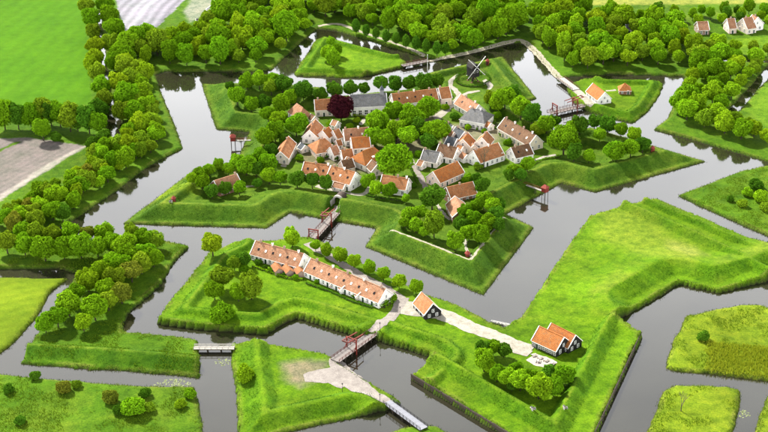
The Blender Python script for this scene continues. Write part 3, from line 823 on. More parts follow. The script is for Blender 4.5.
cluster([(247, 81, 7.5), (259, 79, 9, C_LIME), (271, 86, 8.5, C_OLIVE), (282, 83, 9.5, C_DARK), (273, 79, 8), (237, 95, 9.5), (251, 104, 7.5), (264, 103, 7.5, C_DARK), (245, 100, 6, C_DARK), (281, 104, 9), (278, 119, 10, C_LIME), (268, 113, 8),
         (291, 97, 7, C_LIME), (264, 136, 9), (275, 131, 9.5, C_GREEN), (285, 139, 7, C_DARK), (230, 86, 5, C_DARK)],
        'on the upper left bastion', 'trees on the upper left bastion')
cluster([(260, 155, 8.5), (268, 162, 9.5), (271, 151, 7, C_DARK), (246, 165, 9.5), (256, 168, 8, C_DARK), (228, 168, 7), (237, 161, 7, C_LIME), (209, 169, 6.5), (199, 172, 6.5), (218, 164, 6, C_LIME)],
        'along the path from the left privy', 'trees by the left jetty')
cluster([(202, 181, 8), (212, 191, 7.4, C_DARK), (225, 188, 7.2, C_DARK), (239, 187, 7.6), (269, 175, 8.5, C_LIME), (280, 177, 7.5), (297, 179, 8.5, C_DARK), (312, 180, 8.5, C_DARK), (326, 183, 7.4, C_DARK), (192, 178, 5.5, C_LIME), (257, 183, 5, C_DARK)],
        'on the lower left bastion', 'trees on the lower left bastion')
cluster([(376, 188, 8, C_LIME), (389, 190, 7.5), (406, 198, 4.5, C_LIME), (366, 182, 6, C_LIME), (372, 178, 5, C_LIME)], 'by the house right of the gate', 'trees right of the gate')
cluster([(432, 196, 14, C_DARK, 'big'), (409, 214, 8, C_LIME), (416, 225, 7.5, C_LIME), (434, 223, 11, C_OLIVE, 'tall'), (405, 222, 6), (455, 241, 9.5, C_LIME), (424, 232, 5, C_LIME), (420, 212, 8)],
        'on the left half of the lower bastion', 'trees on the lower bastion, left half')
cluster([(484, 200, 8.5), (465, 212, 8.5), (474, 219, 8.5), (495, 215, 9.5, C_DARK), (469, 232, 8.5), (481, 235, 9), (488, 223, 9), (493, 206, 9.5, C_LIME), (500, 204, 7, C_DARK), (482, 185, 8.5, C_DARK), (461, 224, 8, C_DARK), (476, 206, 8), (498, 224, 7, C_DARK)],
        'in the dense clump on the lower bastion', 'clump on the lower bastion')
cluster([(515, 170, 8), (527.5, 165, 7.5), (509, 175, 6, C_DARK), (521, 174, 6, C_DARK)], 'in the garden below the right town lane', 'garden trees by the right lane')
cluster([(564, 139, 15.5, C_GREEN, 'big'), (574, 152, 9, C_DARK), (521, 107, 11.5, C_LIME), (532, 114, 10, C_DARK), (505, 97, 11), (497, 102, 9, C_LIME), (514, 94, 8, C_DARK), (547, 123, 9.5), (557, 122, 8, C_DARK), (538, 128, 7, C_OLIVE), (490, 98, 7, C_OLIVE)],
        'behind the long brown barrack', 'trees behind the brown barrack')
cluster([(580, 125, 8.5, C_DARK), (594.5, 122, 7.5, C_DARK), (608, 126, 8, C_DARK), (589, 156, 6.5, C_LIME), (613, 150, 9.5), (617, 152, 9), (631, 147, 9), (643, 144, 8.5, C_DARK), (621, 131, 7), (634, 136, 6.5, C_LIME), (600, 134, 7, C_LIME), (571, 127, 7)],
        'on the right bastion', 'trees on the right bastion')
cluster([(333, 57, 8.5, C_LIME), (327, 52, 7, C_LIME), (336, 50, 6, C_GREEN), (331, 41, 5, C_LIME)], 'on the ravelin behind the church', 'trees on the upper ravelin', 'round')
cluster([(356, 26, 5.5), (366, 30, 5.2), (376, 33, 5.2), (386, 36, 5.4), (396, 38, 5.4), (406, 41, 5.4), (416, 43, 5.6), (426, 46, 5.6), (437, 48, 5.8), (446, 51, 5.6)],
        'in the row along the upper moat bank', 'pointed trees along the upper moat', 'cone', 'pointed tree', 'tree', C_DARK)
IN_FORT = False
cluster([(704, 336, 6.5, C_DARK, 'bush')], 'on the reedy island at the right', None, 'bush', 'bush', 'bush')
cluster([(245, 374, 10.5, C_LIME, 'bush')], 'on the left bank of the lunette', None, 'bush', 'bush', 'bush')
cluster([(40, 373, 6, C_DARK), (64, 387, 8, C_RUST), (111, 397, 9, C_RUST), (132, 406, 12, C_GREEN), (145, 393, 6, C_DARK), (8, 389, 6, C_DARK), (76, 384, 5, C_OLIVE), (20, 420, 6, C_DARK), (150, 407, 6, C_OLIVE), (190, 394, 6, C_GREEN), (180, 404, 6, C_YEL), (118, 410, 6, C_DARK)],
        'in the rough meadow at lower left', 'meadow bushes', 'bush', 'bush', 'bush')
cluster([(760, 196, 8, C_LIME), (742, 203, 5, C_OLIVE), (757, 185, 7, C_DARK), (748, 192, 6, C_LIME), (766, 207, 6, C_OLIVE), (730, 199, 4, C_DARK)], 'on the grassy bank at the right edge', 'bushes at the right edge', 'bush', 'bush', 'bush')
cluster([(349, 283, 6.2, C_YEL), (258, 262, 4, C_DARK), (322, 276, 4, C_LIME), (332, 282, 4, C_DARK), (312, 274, 3.6, C_DARK), (362, 293, 3.6, C_DARK), (392, 297, 5, C_GREEN), (384, 301, 5, C_GREEN), (244, 268, 5, C_GREEN), (265, 267, 3, C_DARK), (271, 270, 3.2, C_GREEN), (284, 275, 3, C_DARK), (296, 277, 3.4, C_GREEN), (338, 287, 3, C_GREEN), (344, 291, 3, C_DARK), (354, 295, 3.4, C_GREEN), (369, 301, 3, C_DARK), (317, 281, 3, C_GREEN)],
        'in the gardens of the row houses', 'row house garden shrubs', 'bush', 'shrub', 'shrub')
cluster([(300, 158, 4), (341, 175, 4), (350, 126, 4, C_LIME), (357, 120, 4, C_YEL), (336, 157, 4, C_DARK), (320, 160, 4), (455, 116, 5, C_DARK), (497, 115, 5), (468, 178, 5), (478, 166, 5, C_OLIVE), (455, 156, 4, C_LIME), (468, 127, 4, C_LIME), (508, 142, 4),
         (502, 133, 3.5), (445, 107, 4, C_LIME), (366, 141, 4), (475, 178, 6, C_DARK), (484, 131, 3), (330, 124, 4, C_LIME), (413, 185, 4, C_DARK), (418, 154, 4), (445, 150, 4, C_DARK), (520, 158, 4)],
        'in the town gardens', 'town garden shrubs', 'bush', 'shrub', 'shrub')

# woods on the far side: too alike to single out, so each wood shares a label
def wood(poly_px, spacing, r_px, label, group, pal, kinds=('round',), seed=1, grounded=True):
    poly = W(poly_px)
    xs = [p[0] for p in poly]; ys = [p[1] for p in poly]
    g = random.Random(seed)
    pts = []
    for _ in range(6000):
        x, y = g.uniform(min(xs), max(xs)), g.uniform(min(ys), max(ys))
        if not inside(np.array([x]), np.array([y]), poly)[0]: continue
        if gz(x, y) < 0.9: continue
        if any((x - a) ** 2 + (y - b_) ** 2 < (spacing * (0.8 + 0.35 * s)) ** 2 for a, b_, s in pts): continue
        if any((x - a) ** 2 + (y - b_) ** 2 < (0.75 * (r_ + spacing * 0.4)) ** 2 for a, b_, r_ in TREE_SPOTS[-400:]): continue
        pts.append((x, y, g.random()))
    for x, y, s in pts:
        p = Vector((x, y, gz(x, y))); cc_ = g.choice(pal)
        Rm = r_px * mpp(p) * (0.70 + 0.62 * g.random())
        tree_at(p, Rm, g.choice(kinds), cc_, CW[id(cc_)] + ' ' + label, 'tree', group, 'woodland_tree')
    return len(pts)
MIX = (C_GREEN, C_LIME, C_LIME, C_OLIVE, C_GREEN, C_YEL, C_OLIVE)
NW_ = [
 wood([(121, 76), (128, 50), (140, 46), (165, 44), (180, 40), (212, 40), (235, 42), (262, 30), (300, 22), (314, 28), (302, 37), (268, 65), (240, 67), (160, 68), (148, 76), (135, 80)], 9.0, 9.0,
      'tree in the wood between pale field and upper left moat', 'wood above the upper left moat', MIX, ('round', 'round', 'tall'), 3),
 wood([(205, 34), (245, 38), (275, 26), (310, 18), (330, 20), (345, 4), (345, -14), (262, -14), (236, 4), (228, 14)], 9.4, 9.0,
      'tree in the wood at the top edge left of centre', 'wood at the top, left of centre', MIX, ('round', 'round', 'tall'), 4),
 wood([(344, 15), (350, 22), (392, 36), (452, 54), (490, 48), (520, 37), (526, 22), (510, 6), (480, -10), (360, -14)], 9.8, 9.2,
      'tree in the wood beyond the mill moat', 'wood beyond the mill', (C_GREEN, C_GREEN, C_LIME, C_GREEN, C_OLIVE), ('round', 'round', 'tall'), 5),
 wood([(538, 44), (534, 28), (536, 10), (560, 4), (590, 20), (640, 32), (672, 34), (690, 44), (694, 58), (680, 66), (620, 70), (576, 71), (556, 62)], 9.6, 9.2,
      'tree in the wood above the two-house ravelin', 'wood above the right ravelin', (C_GREEN, C_LIME, C_LIME, C_OLIVE, C_YEL), ('round', 'round', 'tall'), 6),
 wood([(698, 62), (720, 66), (752, 66), (762, 70), (746, 86), (722, 112), (714, 122), (740, 128), (775, 146), (775, 152), (730, 140), (700, 131), (672, 123), (684, 104), (692, 80)], 8.2, 8.8,
      'tree in the belt between right moat and side canal', 'belt beside the right moat', (C_LIME, C_YEL, C_OLIVE, C_LIME, C_GREEN), ('round',), 7),
 wood([(538, 26), (600, 28), (640, 27), (690, 24), (768, 19), (775, 15), (690, 18), (610, 20), (540, 18)], 8.5, 6.0,
      'tree in the tall shelter belt by the far field', 'shelter belt by the far field', (C_GREEN, C_DARK, C_GREEN, C_LIME), ('tall',), 8),
 wood([(0, 236), (40, 222), (70, 208), (105, 188), (140, 162), (168, 146), (150, 95), (146, 78), (128, 76), (124, 100), (134, 140), (108, 152), (80, 176), (40, 200), (-5, 228)], 7.5, 7.6,
      'young tree filling the wood along the left moat', 'young trees along the left moat', (C_GREEN, C_LIME, C_OLIVE, C_YEL), ('round',), 10),
 wood([(690, 32), (722, 31), (745, 29), (770, 29), (775, 20), (764, 12), (735, 14), (716, 18), (712, 26), (690, 26)], 12.0, 5.5, 'garden tree around the far hamlet', 'hamlet garden trees', (C_GREEN, C_DARK, C_LIME), ('round',), 12),
 wood([(696, 58), (775, 57), (775, 52), (700, 54)], 8.5, 7.0, 'tree lining the far ditch at right', 'trees lining the far ditch', (C_RUST, C_OLIVE, C_OLIVE, C_LIME), ('round',), 9),
]
print('WOODS', NW_, 'TREES', len(TREE_SPOTS))

# ------------------------------------------------------------------ houses
def win_mesh(name, w, h, mat, d):
    return MB().box((0, 0, 0), (w, d, h)).mesh(name, mat)
def frame_mesh(w, h):
    b_ = MB(); t = 0.13
    for x in (-w / 2, w / 2): b_.box((x, 0, 0), (t, 0.10, h + t))
    for z in (-h / 2, 0, h / 2): b_.box((0, 0.004, z), (w - t, 0.10, t))
    b_.box((0, 0.002, 0), (t * 0.7, 0.09, h - t))
    return b_.mesh('frame', TRIM)
WIN_PANE = win_mesh('pane', 1.25, 1.75, GLASS, 0.05)
WIN_FRAME = frame_mesh(1.25, 1.75)
DOOR_LEAF = {}
def window(parent, x, y, z, ny, s=1.0):
    """ny: outward direction as an angle about z (0 means +y)"""
    w_ = link('window', WIN_PANE, parent, (x, y, z), ny, (s, 1, s))
    f = link('frame', WIN_FRAME, w_, (0, 0.03, 0))
    return w_
def door(parent, x, y, ny, mat=GREENPAINT):
    if mat.name not in DOOR_LEAF:
        DOOR_LEAF[mat.name] = (MB().box((0, 0, 1.05), (1.0, 0.10, 2.1)).mesh('door', mat),
                               MB().box((-0.58, 0.0, 1.1), (0.14, 0.16, 2.2)).box((0.58, 0, 1.1), (0.14, 0.16, 2.2)).box((0, 0, 2.28), (1.3, 0.16, 0.16)).mesh('frame', TRIM),
                               MB().box((0.36, 0.08, 1.0), (0.12, 0.07, 0.07)).mesh('handle', IRON))
    a, f, h = DOOR_LEAF[mat.name]
    d_ = link('door', a, parent, (x, y, 0), ny)
    link('frame', f, d_); link('handle', h, d_)

HN = 0
def house(label, r1, r2, width, wall_h, roof_h, roof='orange', wall=None, chim=(0.5,), hip=0.0, trim=True, nwin=None, name='house', cat='house', group=None,
          doors=1, sky=0, gable_wall=None, base_z=None, dormers=0, ext=0.0, gwin=True, wscale=1.0):
    """ridge seen in the photo from pixel r1 to pixel r2"""
    global HN
    HN += 1
    wall = wall or (WHITE, OFFWHITE, WHITE, WHITE, ROSE)[HN % 5]
    width *= 1.06
    H = wall_h + roof_h
    a, b_ = pg(r1[0], r1[1], H), pg(r2[0], r2[1], H)
    z = base_z if base_z is not None else min(gz((a.x + b_.x) / 2, (a.y + b_.y) / 2), gz(a.x, a.y), gz(b_.x, b_.y))
    z = max(z, 0.9)
    a, b_ = px(r1[0], r1[1], z + H), px(r2[0], r2[1], z + H)
    c = (a + b_) / 2; d = b_ - a
    L = d.length + ext
    if hip: L = L + hip * 2
    rz = math.atan2(d.y, d.x)
    t = thing(name, label, cat, (c.x, c.y, z), rz, group)
    hx, hy = L / 2, width / 2
    ov = 0.30
    # walls with gables
    m_ = MB()
    lo = -1.2
    if hip:
        m_.box((0, 0, (wall_h + lo) / 2), (2 * hx, 2 * hy, wall_h - lo))
    else:
        ring = [(-hy, lo), (hy, lo), (hy, wall_h), (0, H - 0.1), (-hy, wall_h)]
        vs = [(-hx, y, q) for y, q in ring] + [(hx, y, q) for y, q in ring]
        m_.add(vs, [(0, 1, 2, 3, 4), (9, 8, 7, 6, 5), (1, 0, 5, 6), (2, 1, 6, 7), (3, 2, 7, 8), (4, 3, 8, 9), (0, 4, 9, 5)])
    wo_ = m_.obj('wall', wall, t)
    # roof
    th = 0.16
    rf = MB()
    sl = roof_h / hy
    ey, ez = hy + ov, wall_h - ov * sl
    gx = hx + (0.22 if not hip else ov)
    if hip:
        rx = max(hx - hip, 0.15)
        for dz in (0, th):
            rf.v += [(-gx, -ey, ez + dz), (gx, -ey, ez + dz), (gx, ey, ez + dz), (-gx, ey, ez + dz), (-rx, 0, H + dz), (rx, 0, H + dz)]
        rf.f += [(6, 7, 11, 10), (7, 8, 11), (8, 9, 10, 11), (9, 6, 10), (0, 1, 7, 6), (1, 2, 8, 7), (2, 3, 9, 8), (3, 0, 6, 9), (0, 3, 2, 1)]
    else:
        for s in (-1, 1):
            vs = [(-gx, s * ey, ez), (gx, s * ey, ez), (gx, 0, H), (-gx, 0, H)]
            vs += [(x, y, q + th) for x, y, q in vs]
            f = [(4, 5, 6, 7), (0, 4, 7, 3), (1, 2, 6, 5), (0, 1, 5, 4), (3, 2, 1, 0)]
            rf.add(vs, f if s < 0 else [tuple(reversed(q)) for q in f])
        rx = gx
    ro = rf.obj('roof', ROOFS[roof], t)
    MB().box((0, 0, H + th + 0.03), (2 * rx, 0.34, 0.16)).obj('ridge_tiles', ROOFS[roof], ro)
    for s in (-1, 1):
        MB().box((0, s * (ey + 0.06), ez + 0.05), (2 * gx, 0.12, 0.12)).obj('gutter', TRIM if trim else OLDWOOD, ro)
    if trim and not hip:
        for sx_ in (-1, 1):
            g_ = MB()
            for s in (-1, 1):
                g_.bar((sx_ * (gx - 0.05), s * ey, ez + th + 0.05), (sx_ * (gx - 0.05), 0, H + th + 0.08), 0.30, 0.22)
            g_.obj('verge', TRIM, ro)
    for k, cx in enumerate(chim):
        x = (cx - 0.5) * 2 * (rx - 0.5)
        ch = MB().box((x, 0.0, H + 0.35), (0.75, 0.6, 1.5)).box((x, 0, H + 1.14), (0.92, 0.77, 0.14)).obj('chimney', WHITE if k % 2 else PINKBRICK, ro)
        MB().box((x, 0, H + 1.32), (0.3, 0.3, 0.24)).obj('chimney_pot', BRICK, ch)
    # openings
    n_ = nwin if nwin is not None else max(1, int(L / 3.0))
    hw = min(1.55, wall_h * 0.55)
    for s, ang in ((-1, math.pi), (1, 0.0)):
        dk = (n_ // 2) if doors else -1
        for k in range(n_):
            x = (k + 0.5) / n_ * 2 * hx - hx
            if doors and (k % max(2, n_ // max(doors, 1)) == (1 if n_ > 1 else 0)) and s < 0:
                door(t, x, s * (hy + 0.02), ang, GREENPAINT)
            else:
                window(t, x, s * (hy + 0.01), hw * (1.25 if wscale > 1 else 1), ang, min(1.0, wall_h / 2.9) * wscale)
    if not hip and gwin:
        for s, ang in ((-1, math.pi / 2), (1, -math.pi / 2)):
            for y in ((-hy * 0.45, hy * 0.45) if width > 6 else (0,)):
                window(t, s * (hx + 0.01), y, hw, ang, min(1.0, wall_h / 2.9))
            if roof_h > 3.2: window(t, s * (hx + 0.01), 0, wall_h + 0.9, ang, 0.8)
    elif hip and gwin:
        for s, ang in ((-1, math.pi / 2), (1, -math.pi / 2)):
            for y in (-hy * 0.5, hy * 0.5): window(t, s * (hx + 0.01), y, hw, ang)
    pit = math.atan2(roof_h, hy)
    for k in range(sky):
        x = (k + 0.5) / sky * 2 * hx * 0.9 - hx * 0.9
        for s in (-1, 1):
            q = MB()
            y = s * hy * 0.55; zz = wall_h + roof_h * 0.45 + th
            ux = Vector((0.42, 0, 0)); uy = Vector((0, s * math.cos(pit) * 0.55, -math.sin(pit) * 0.55)); un = Vector((0, s * math.sin(pit), math.cos(pit)))
            p0 = Vector((x, y, zz + 0.03))
            base = [p0 - ux - uy, p0 + ux - uy, p0 + ux + uy, p0 - ux + uy]
            q.add(base + [v + un * 0.12 for v in base], [(0, 1, 2, 3), (4, 5, 6, 7), (0, 4, 5, 1), (1, 5, 6, 2), (2, 6, 7, 3), (3, 7, 4, 0)])
            q.obj('skylight', TRIM if k % 2 else GLASS, ro)
    for k in range(dormers):
        x = (k + 0.5) / dormers * 2 * hx - hx
        s = -1
        q = MB(); y0 = s * hy * 0.72; zb = wall_h + roof_h * 0.2
        q.box((x, s * hy * 0.45, zb + 0.55), (1.5, hy * 0.55, 1.3)).obj('dormer', TRIM, ro)
    return t

# church and the white row beside it
house('white house with orange roof left of the copper beech', (314.5, 100), (343, 98.5), 8.5, 3.8, 4.0, 'orange', chim=(0.1, 0.8), doors=1)
ch_ = house('white church with grey slate roof and tall dark windows', (350, 95.2), (386, 93.4), 10.5, 5.2, 4.6, 'grey', wall=WHITE, chim=(), doors=0, nwin=6, name='church', cat='church', trim=True, wscale=1.45)
# bell turret at the right end of the church ridge
_L = (px(386, 93.4, 12) - px(350, 95.2, 12)).length / 2 - 2.2
_zr = 9.8
tu = MB().box((_L, 0, _zr + 1.0), (2.0, 2.0, 2.6)).obj('turret', simple('grey_boards', (0.30, 0.30, 0.30)), ch_)
MB().add([(_L - 1.25, -1.25, _zr + 2.3), (_L + 1.25, -1.25, _zr + 2.3), (_L + 1.25, 1.25, _zr + 2.3), (_L - 1.25, 1.25, _zr + 2.3), (_L, 0, _zr + 4.9)],
         [(0, 1, 4), (1, 2, 4), (2, 3, 4), (3, 0, 4), (3, 2, 1, 0)]).obj('spire', ROOFS['slate'], tu)
MB().cyl((_L, 0, _zr + 4.8), (_L, 0, _zr + 6.2), 0.06, 0.03, 6).box((_L, 0, _zr + 6.2), (0.5, 0.06, 0.3)).obj('weather_vane', IRON, tu)
house('long white barrack with orange roof behind the town square', (391.5, 94), (436, 88.8), 9.0, 3.9, 4.2, 'orange', chim=(0.15, 0.5, 0.85), doors=3, sky=5)
house('short white end house with orange roof beside the mill path', (438.5, 88.2), (449, 87), 9.5, 4.2, 4.2, 'orange', chim=(0.1,))
# left quarter
house('brown roofed house half hidden behind the great tree', (296.5, 103.5), (303, 108), 8.0, 3.0, 4.4, 'pink', hip=2.0, chim=())
house('orange roofed house with white gable beside the sand lane', (288.5, 136.5), (280.5, 152), 7.0, 3.2, 3.6, 'orange', chim=(0.2,))
house('white gabled house facing the lower left', (309.5, 130.5), (315.5, 119.5), 7.5, 3.6, 3.8, 'orange', chim=(0.5,))
house('small orange house squeezed behind the white gable', (322.5, 131), (329, 127), 6.5, 3.6, 3.2, 'bright', chim=(0.4,))
house('hipped orange and brown house left of the town yards', (319.5, 139.5), (325, 138.5), 11.0, 3.0, 4.6, 'orange', hip=4.0, chim=(0.5,))
house('faded pink roofed house with white left gable', (343.5, 129.5), (368, 127.5), 8.5, 3.4, 4.2, 'pink', chim=(0.05, 0.6), sky=2)
house('deep orange roofed house below the pink roofed one', (351, 138), (369, 136.5), 8.5, 3.2, 3.8, 'bright', chim=(0.9,))
house('large orange hipped house beside the great tree', (362, 151.5), (374, 147), 11.0, 3.4, 4.6, 'bright', hip=3.0, chim=(0.95,), dormers=1)
house('small orange house in the middle of the left yards', (341, 150.5), (352, 149), 6.5, 3.0, 3.2, 'orange', chim=(0.3,))
house('long orange barrack behind three dark trees, left part', (304.5, 162), (330, 165.5), 8.5, 3.4, 4.0, 'orange', chim=(0.45, 0.95), sky=3, doors=2)
house('long orange barrack above the gate, right part', (331.5, 166), (355.5, 172.5), 9.0, 3.8, 4.4, 'orange', chim=(0.1, 0.55), sky=3, doors=2)
house('low red lean-to shed above the gate passage', (334, 182), (345, 184.5), 3.6, 2.0, 1.6, 'pink', chim=(), doors=0, nwin=2, gwin=False, cat='shed', name='shed')
house('orange roofed white house right of the gate lane', (382.5, 175), (408.5, 178.5), 8.0, 3.4, 4.0, 'orange', chim=(0.6, 0.95))
house('pink roofed cottage squeezed between the hipped house and yards', (330, 147.5), (337, 145.5), 6.0, 3.0, 3.2, 'pink', chim=(0.3,))
house('brown roofed cottage above the long orange barrack', (341, 161), (352, 158.5), 6.0, 2.8, 3.2, 'brown', chim=(0.7,))
house('pale orange cottage left of the pink roofed house', (333, 131), (339, 129), 6.0, 3.0, 3.2, 'orange', chim=(0.4,))
house('small brown gabled cottage beside the great tree', (372, 160), (377, 165), 5.5, 2.8, 3.0, 'brown', chim=())
# right quarter
house('white cottage with pale grey roof at the square corner', (424, 149.5), (440, 152.5), 8.0, 3.0, 3.8, 'grey', chim=(0.05,))
house('brown roofed house with bright white right gable', (439.5, 144), (457.5, 148), 8.0, 3.4, 4.0, 'brown', chim=(0.0, 0.5))
house('bright orange house in the middle of the right quarter', (433, 172), (457.5, 161.5), 8.5, 3.2, 4.2, 'bright', chim=(0.9,))
house('wide orange brown house behind the leafless tree', (473.5, 151), (498, 143), 9.5, 3.2, 4.6, 'orange', chim=(0.1, 0.6))
house('orange house with a pair of white gables', (463, 139.5), (468, 133), 7.0, 3.4, 3.6, 'bright', chim=(0.8,))
house('orange brown house right of the paired gables', (482, 138), (487, 131.5), 7.0, 3.2, 3.6, 'orange', chim=(0.6,))
house('dark slate roofed house nearest the town square', (444, 121), (453, 126), 7.0, 3.4, 3.6, 'slate', chim=(0.5,))
house('blue slate roofed house below the grey villa', (456, 127), (464.5, 132), 6.5, 3.4, 3.4, 'slate', chim=(0.2,))
house('small grey roofed house by the square trees', (448, 136.5), (457, 139), 6.5, 3.2, 3.2, 'slate', chim=())
house('small rust roofed house between the slate roofs', (446.5, 129.5), (454, 132.5), 5.5, 3.0, 3.0, 'pink', chim=(0.4,))
house('white villa with hipped grey roof and many windows', (471, 108.5), (482.5, 110.5), 12.0, 4.2, 4.2, 'grey', hip=3.6, chim=(0.1, 0.9), nwin=6, name='villa')
house('long pink brown house behind the grey villa', (461, 94.5), (479, 105), 8.0, 3.2, 4.2, 'pink', chim=(0.3, 0.8), sky=2)
house('long brown barrack with a row of chimneys', (505, 118), (536, 135.5), 8.5, 3.6, 4.4, 'brown', wall=CREAM, chim=(0.05, 0.33, 0.62, 0.9), sky=4, doors=3)
house('brown house with white left gable below the barrack', (511, 148), (529, 143.7), 8.0, 3.2, 3.8, 'brown', chim=(0.2,), sky=2)
house('orange house at the back of the lower bastion', (446.5, 187.5), (472.5, 182), 9.0, 2.8, 4.0, 'orange', wall=BRICK, chim=(0.5,), base_z=2.4)
house('faded orange house jutting towards the lower bastion garden', (455, 196.5), (462, 209), 8.0, 2.6, 3.6, 'pink', wall=BRICK, chim=(), base_z=2.4)
house('low brown roofed barn on the lower left bastion', (214, 181), (236.5, 174), 8.5, 2.2, 4.0, 'pink', wall=BRICK, chim=(0.95,), base_z=2.4, name='barn', cat='barn')
# row houses on the ravelin
house('left row of faded orange roofed brick cottages', (255.8, 241), (304, 254), 8.6, 2.8, 4.2, 'pink', wall=WHITE, chim=(0.1, 0.35, 0.6, 0.9), sky=6, doors=5, nwin=11, name='row_house', cat='row house')
house('right row of faded orange roofed brick cottages', (311, 258.5), (386, 289.5), 8.6, 2.8, 4.2, 'pink', wall=WHITE, chim=(0.08, 0.3, 0.5, 0.72, 0.95), sky=9, doors=7, nwin=17, name='row_house', cat='row house')
for _i, (_x, _y, _x2, _y2, _l) in enumerate(((275, 262.5, 279, 268.5, 'left'), (286, 264, 290, 270, 'middle'), (298, 266, 301, 271, 'right'))):
    house(f'small orange lean-to, {_l} of three below the left cottages', (_x, _y), (_x2, _y2), 3.2, 1.9, 1.2, 'orange', wall=PINKBRICK, chim=(), doors=0, nwin=1, gwin=False, trim=False, cat='shed', name='shed')
for _i, (_x, _y, _l) in enumerate(((331, 276, 'leftmost'), (341, 281.5, 'middle'), (357, 288, 'rightmost'))):
    house(f'white walled lean-to, {_l} of three below the right cottages', (_x, _y), (_x + 3.4, _y + 4.6), 3.4, 2.0, 1.5, 'pink', chim=(), doors=0, nwin=1, gwin=False, cat='shed', name='shed')
house('dark boarded boathouse with orange roof beside the sand path', (421.5, 292.5), (433, 304), 7.0, 2.4, 4.0, 'orange', wall=BLACKWOOD, chim=(), doors=1, name='boathouse', cat='boathouse')
house('black boarded barn with bright orange roof, front of the pair', (539.5, 326.5), (564, 337.5), 8.4, 2.8, 4.2, 'bright', wall=BLACKWOOD, chim=(), nwin=7, name='barn', cat='barn')
house('black boarded barn with orange roof, rear of the pair', (551.5, 323.5), (575.5, 335.5), 7.4, 2.6, 4.0, 'bright', wall=BLACKWOOD, chim=(), name='barn', cat='barn')
house('white and black house with orange roof on the right ravelin', (593, 83.5), (605, 92.5), 7.5, 2.6, 4.0, 'bright', wall=WHITE, chim=())
house('open pavilion with pyramid orange roof on the right ravelin', (624.6, 83.4), (625.4, 83.4), 6.0, 2.2, 3.0, 'bright', wall=BRICK, hip=3.0, chim=(), nwin=2, name='pavilion', cat='pavilion')
for _x, _y, _x2, _y2, _c, _l in ((333, 120, 338, 121.5, 'pink', 'small pink roofed shed below the copper beech'), (336, 141, 341, 140, 'orange', 'small orange shed left of the deep orange house'),
        (334, 147.5, 338, 150, 'pink', 'tiny pink shed between the left yards'), (457.5, 145, 463, 147, 'orange', 'small orange shed beside the bright white gable'),
        (470, 141, 474, 145, 'pink', 'tiny pink shed between the paired gables'), (497, 150, 502, 153, 'brown', 'small brown shed at the end of the wide house'),
        (347, 157, 353, 159.5, 'orange', 'small orange shed below the large hipped house'), (311, 114, 315, 116.5, 'brown', 'small dark shed by the broad tree'),
        (419, 160, 424, 161.5, 'pink', 'small pink shed below the grey roofed cottage'), (301, 143, 305, 145.5, 'slate', 'small grey shed below the white gabled house'),
        (486, 121, 491, 123.5, 'orange', 'small orange shed right of the villa'), (462, 152, 467, 155, 'pink', 'small pink shed above the bright orange house')):
    house(_l, (_x, _y), (_x2, _y2), 4.0, 2.2, 1.8, _c, chim=(), doors=0, nwin=1, cat='shed', name='shed')
# far hamlet
house('pink roofed long barn in the far hamlet at top right', (697, 22), (707.5, 21.5), 9, 3.0, 3.6, 'pink', wall=PINKBRICK, chim=(), name='barn', cat='barn')
house('white house with pink roof in the middle of the far hamlet', (727, 19), (734.5, 18.5), 9, 3.4, 4.4, 'pink', wall=ROSE, chim=(0.5,))
house('white house with red pink roof at right of the far hamlet', (743, 18.5), (752, 17), 10, 3.4, 5.0, 'pink', wall=OFFWHITE, chim=(0.3,))
house('rightmost pink roofed house of the far hamlet', (752.5, 15), (758, 17.5), 9, 4.0, 4.4, 'pink', chim=(0.5,))
house('low grey roofed farm shed left of the top wood', (196, 19), (204, 18.5), 8, 2.6, 2.6, 'grey', chim=(), name='shed', cat='shed')
house('small brown roofed farm house above the top left wood', (207, 22.5), (214, 23), 7, 2.6, 3.0, 'pink', chim=(0.5,))
house('pale long shed at the top edge by the fields', (214, 4), (220, 9), 10, 3.0, 2.6, 'grey', chim=(), name='shed', cat='shed')
house('small white shed in the wood at top right', (626, 24.5), (632, 24.5), 6, 3.0, 2.0, 'grey', chim=(), name='shed', cat='shed')
house('small grey gabled house in the wood at top left', (258, 13), (262, 17.5), 7, 3.0, 3.0, 'grey', chim=(), name='house')

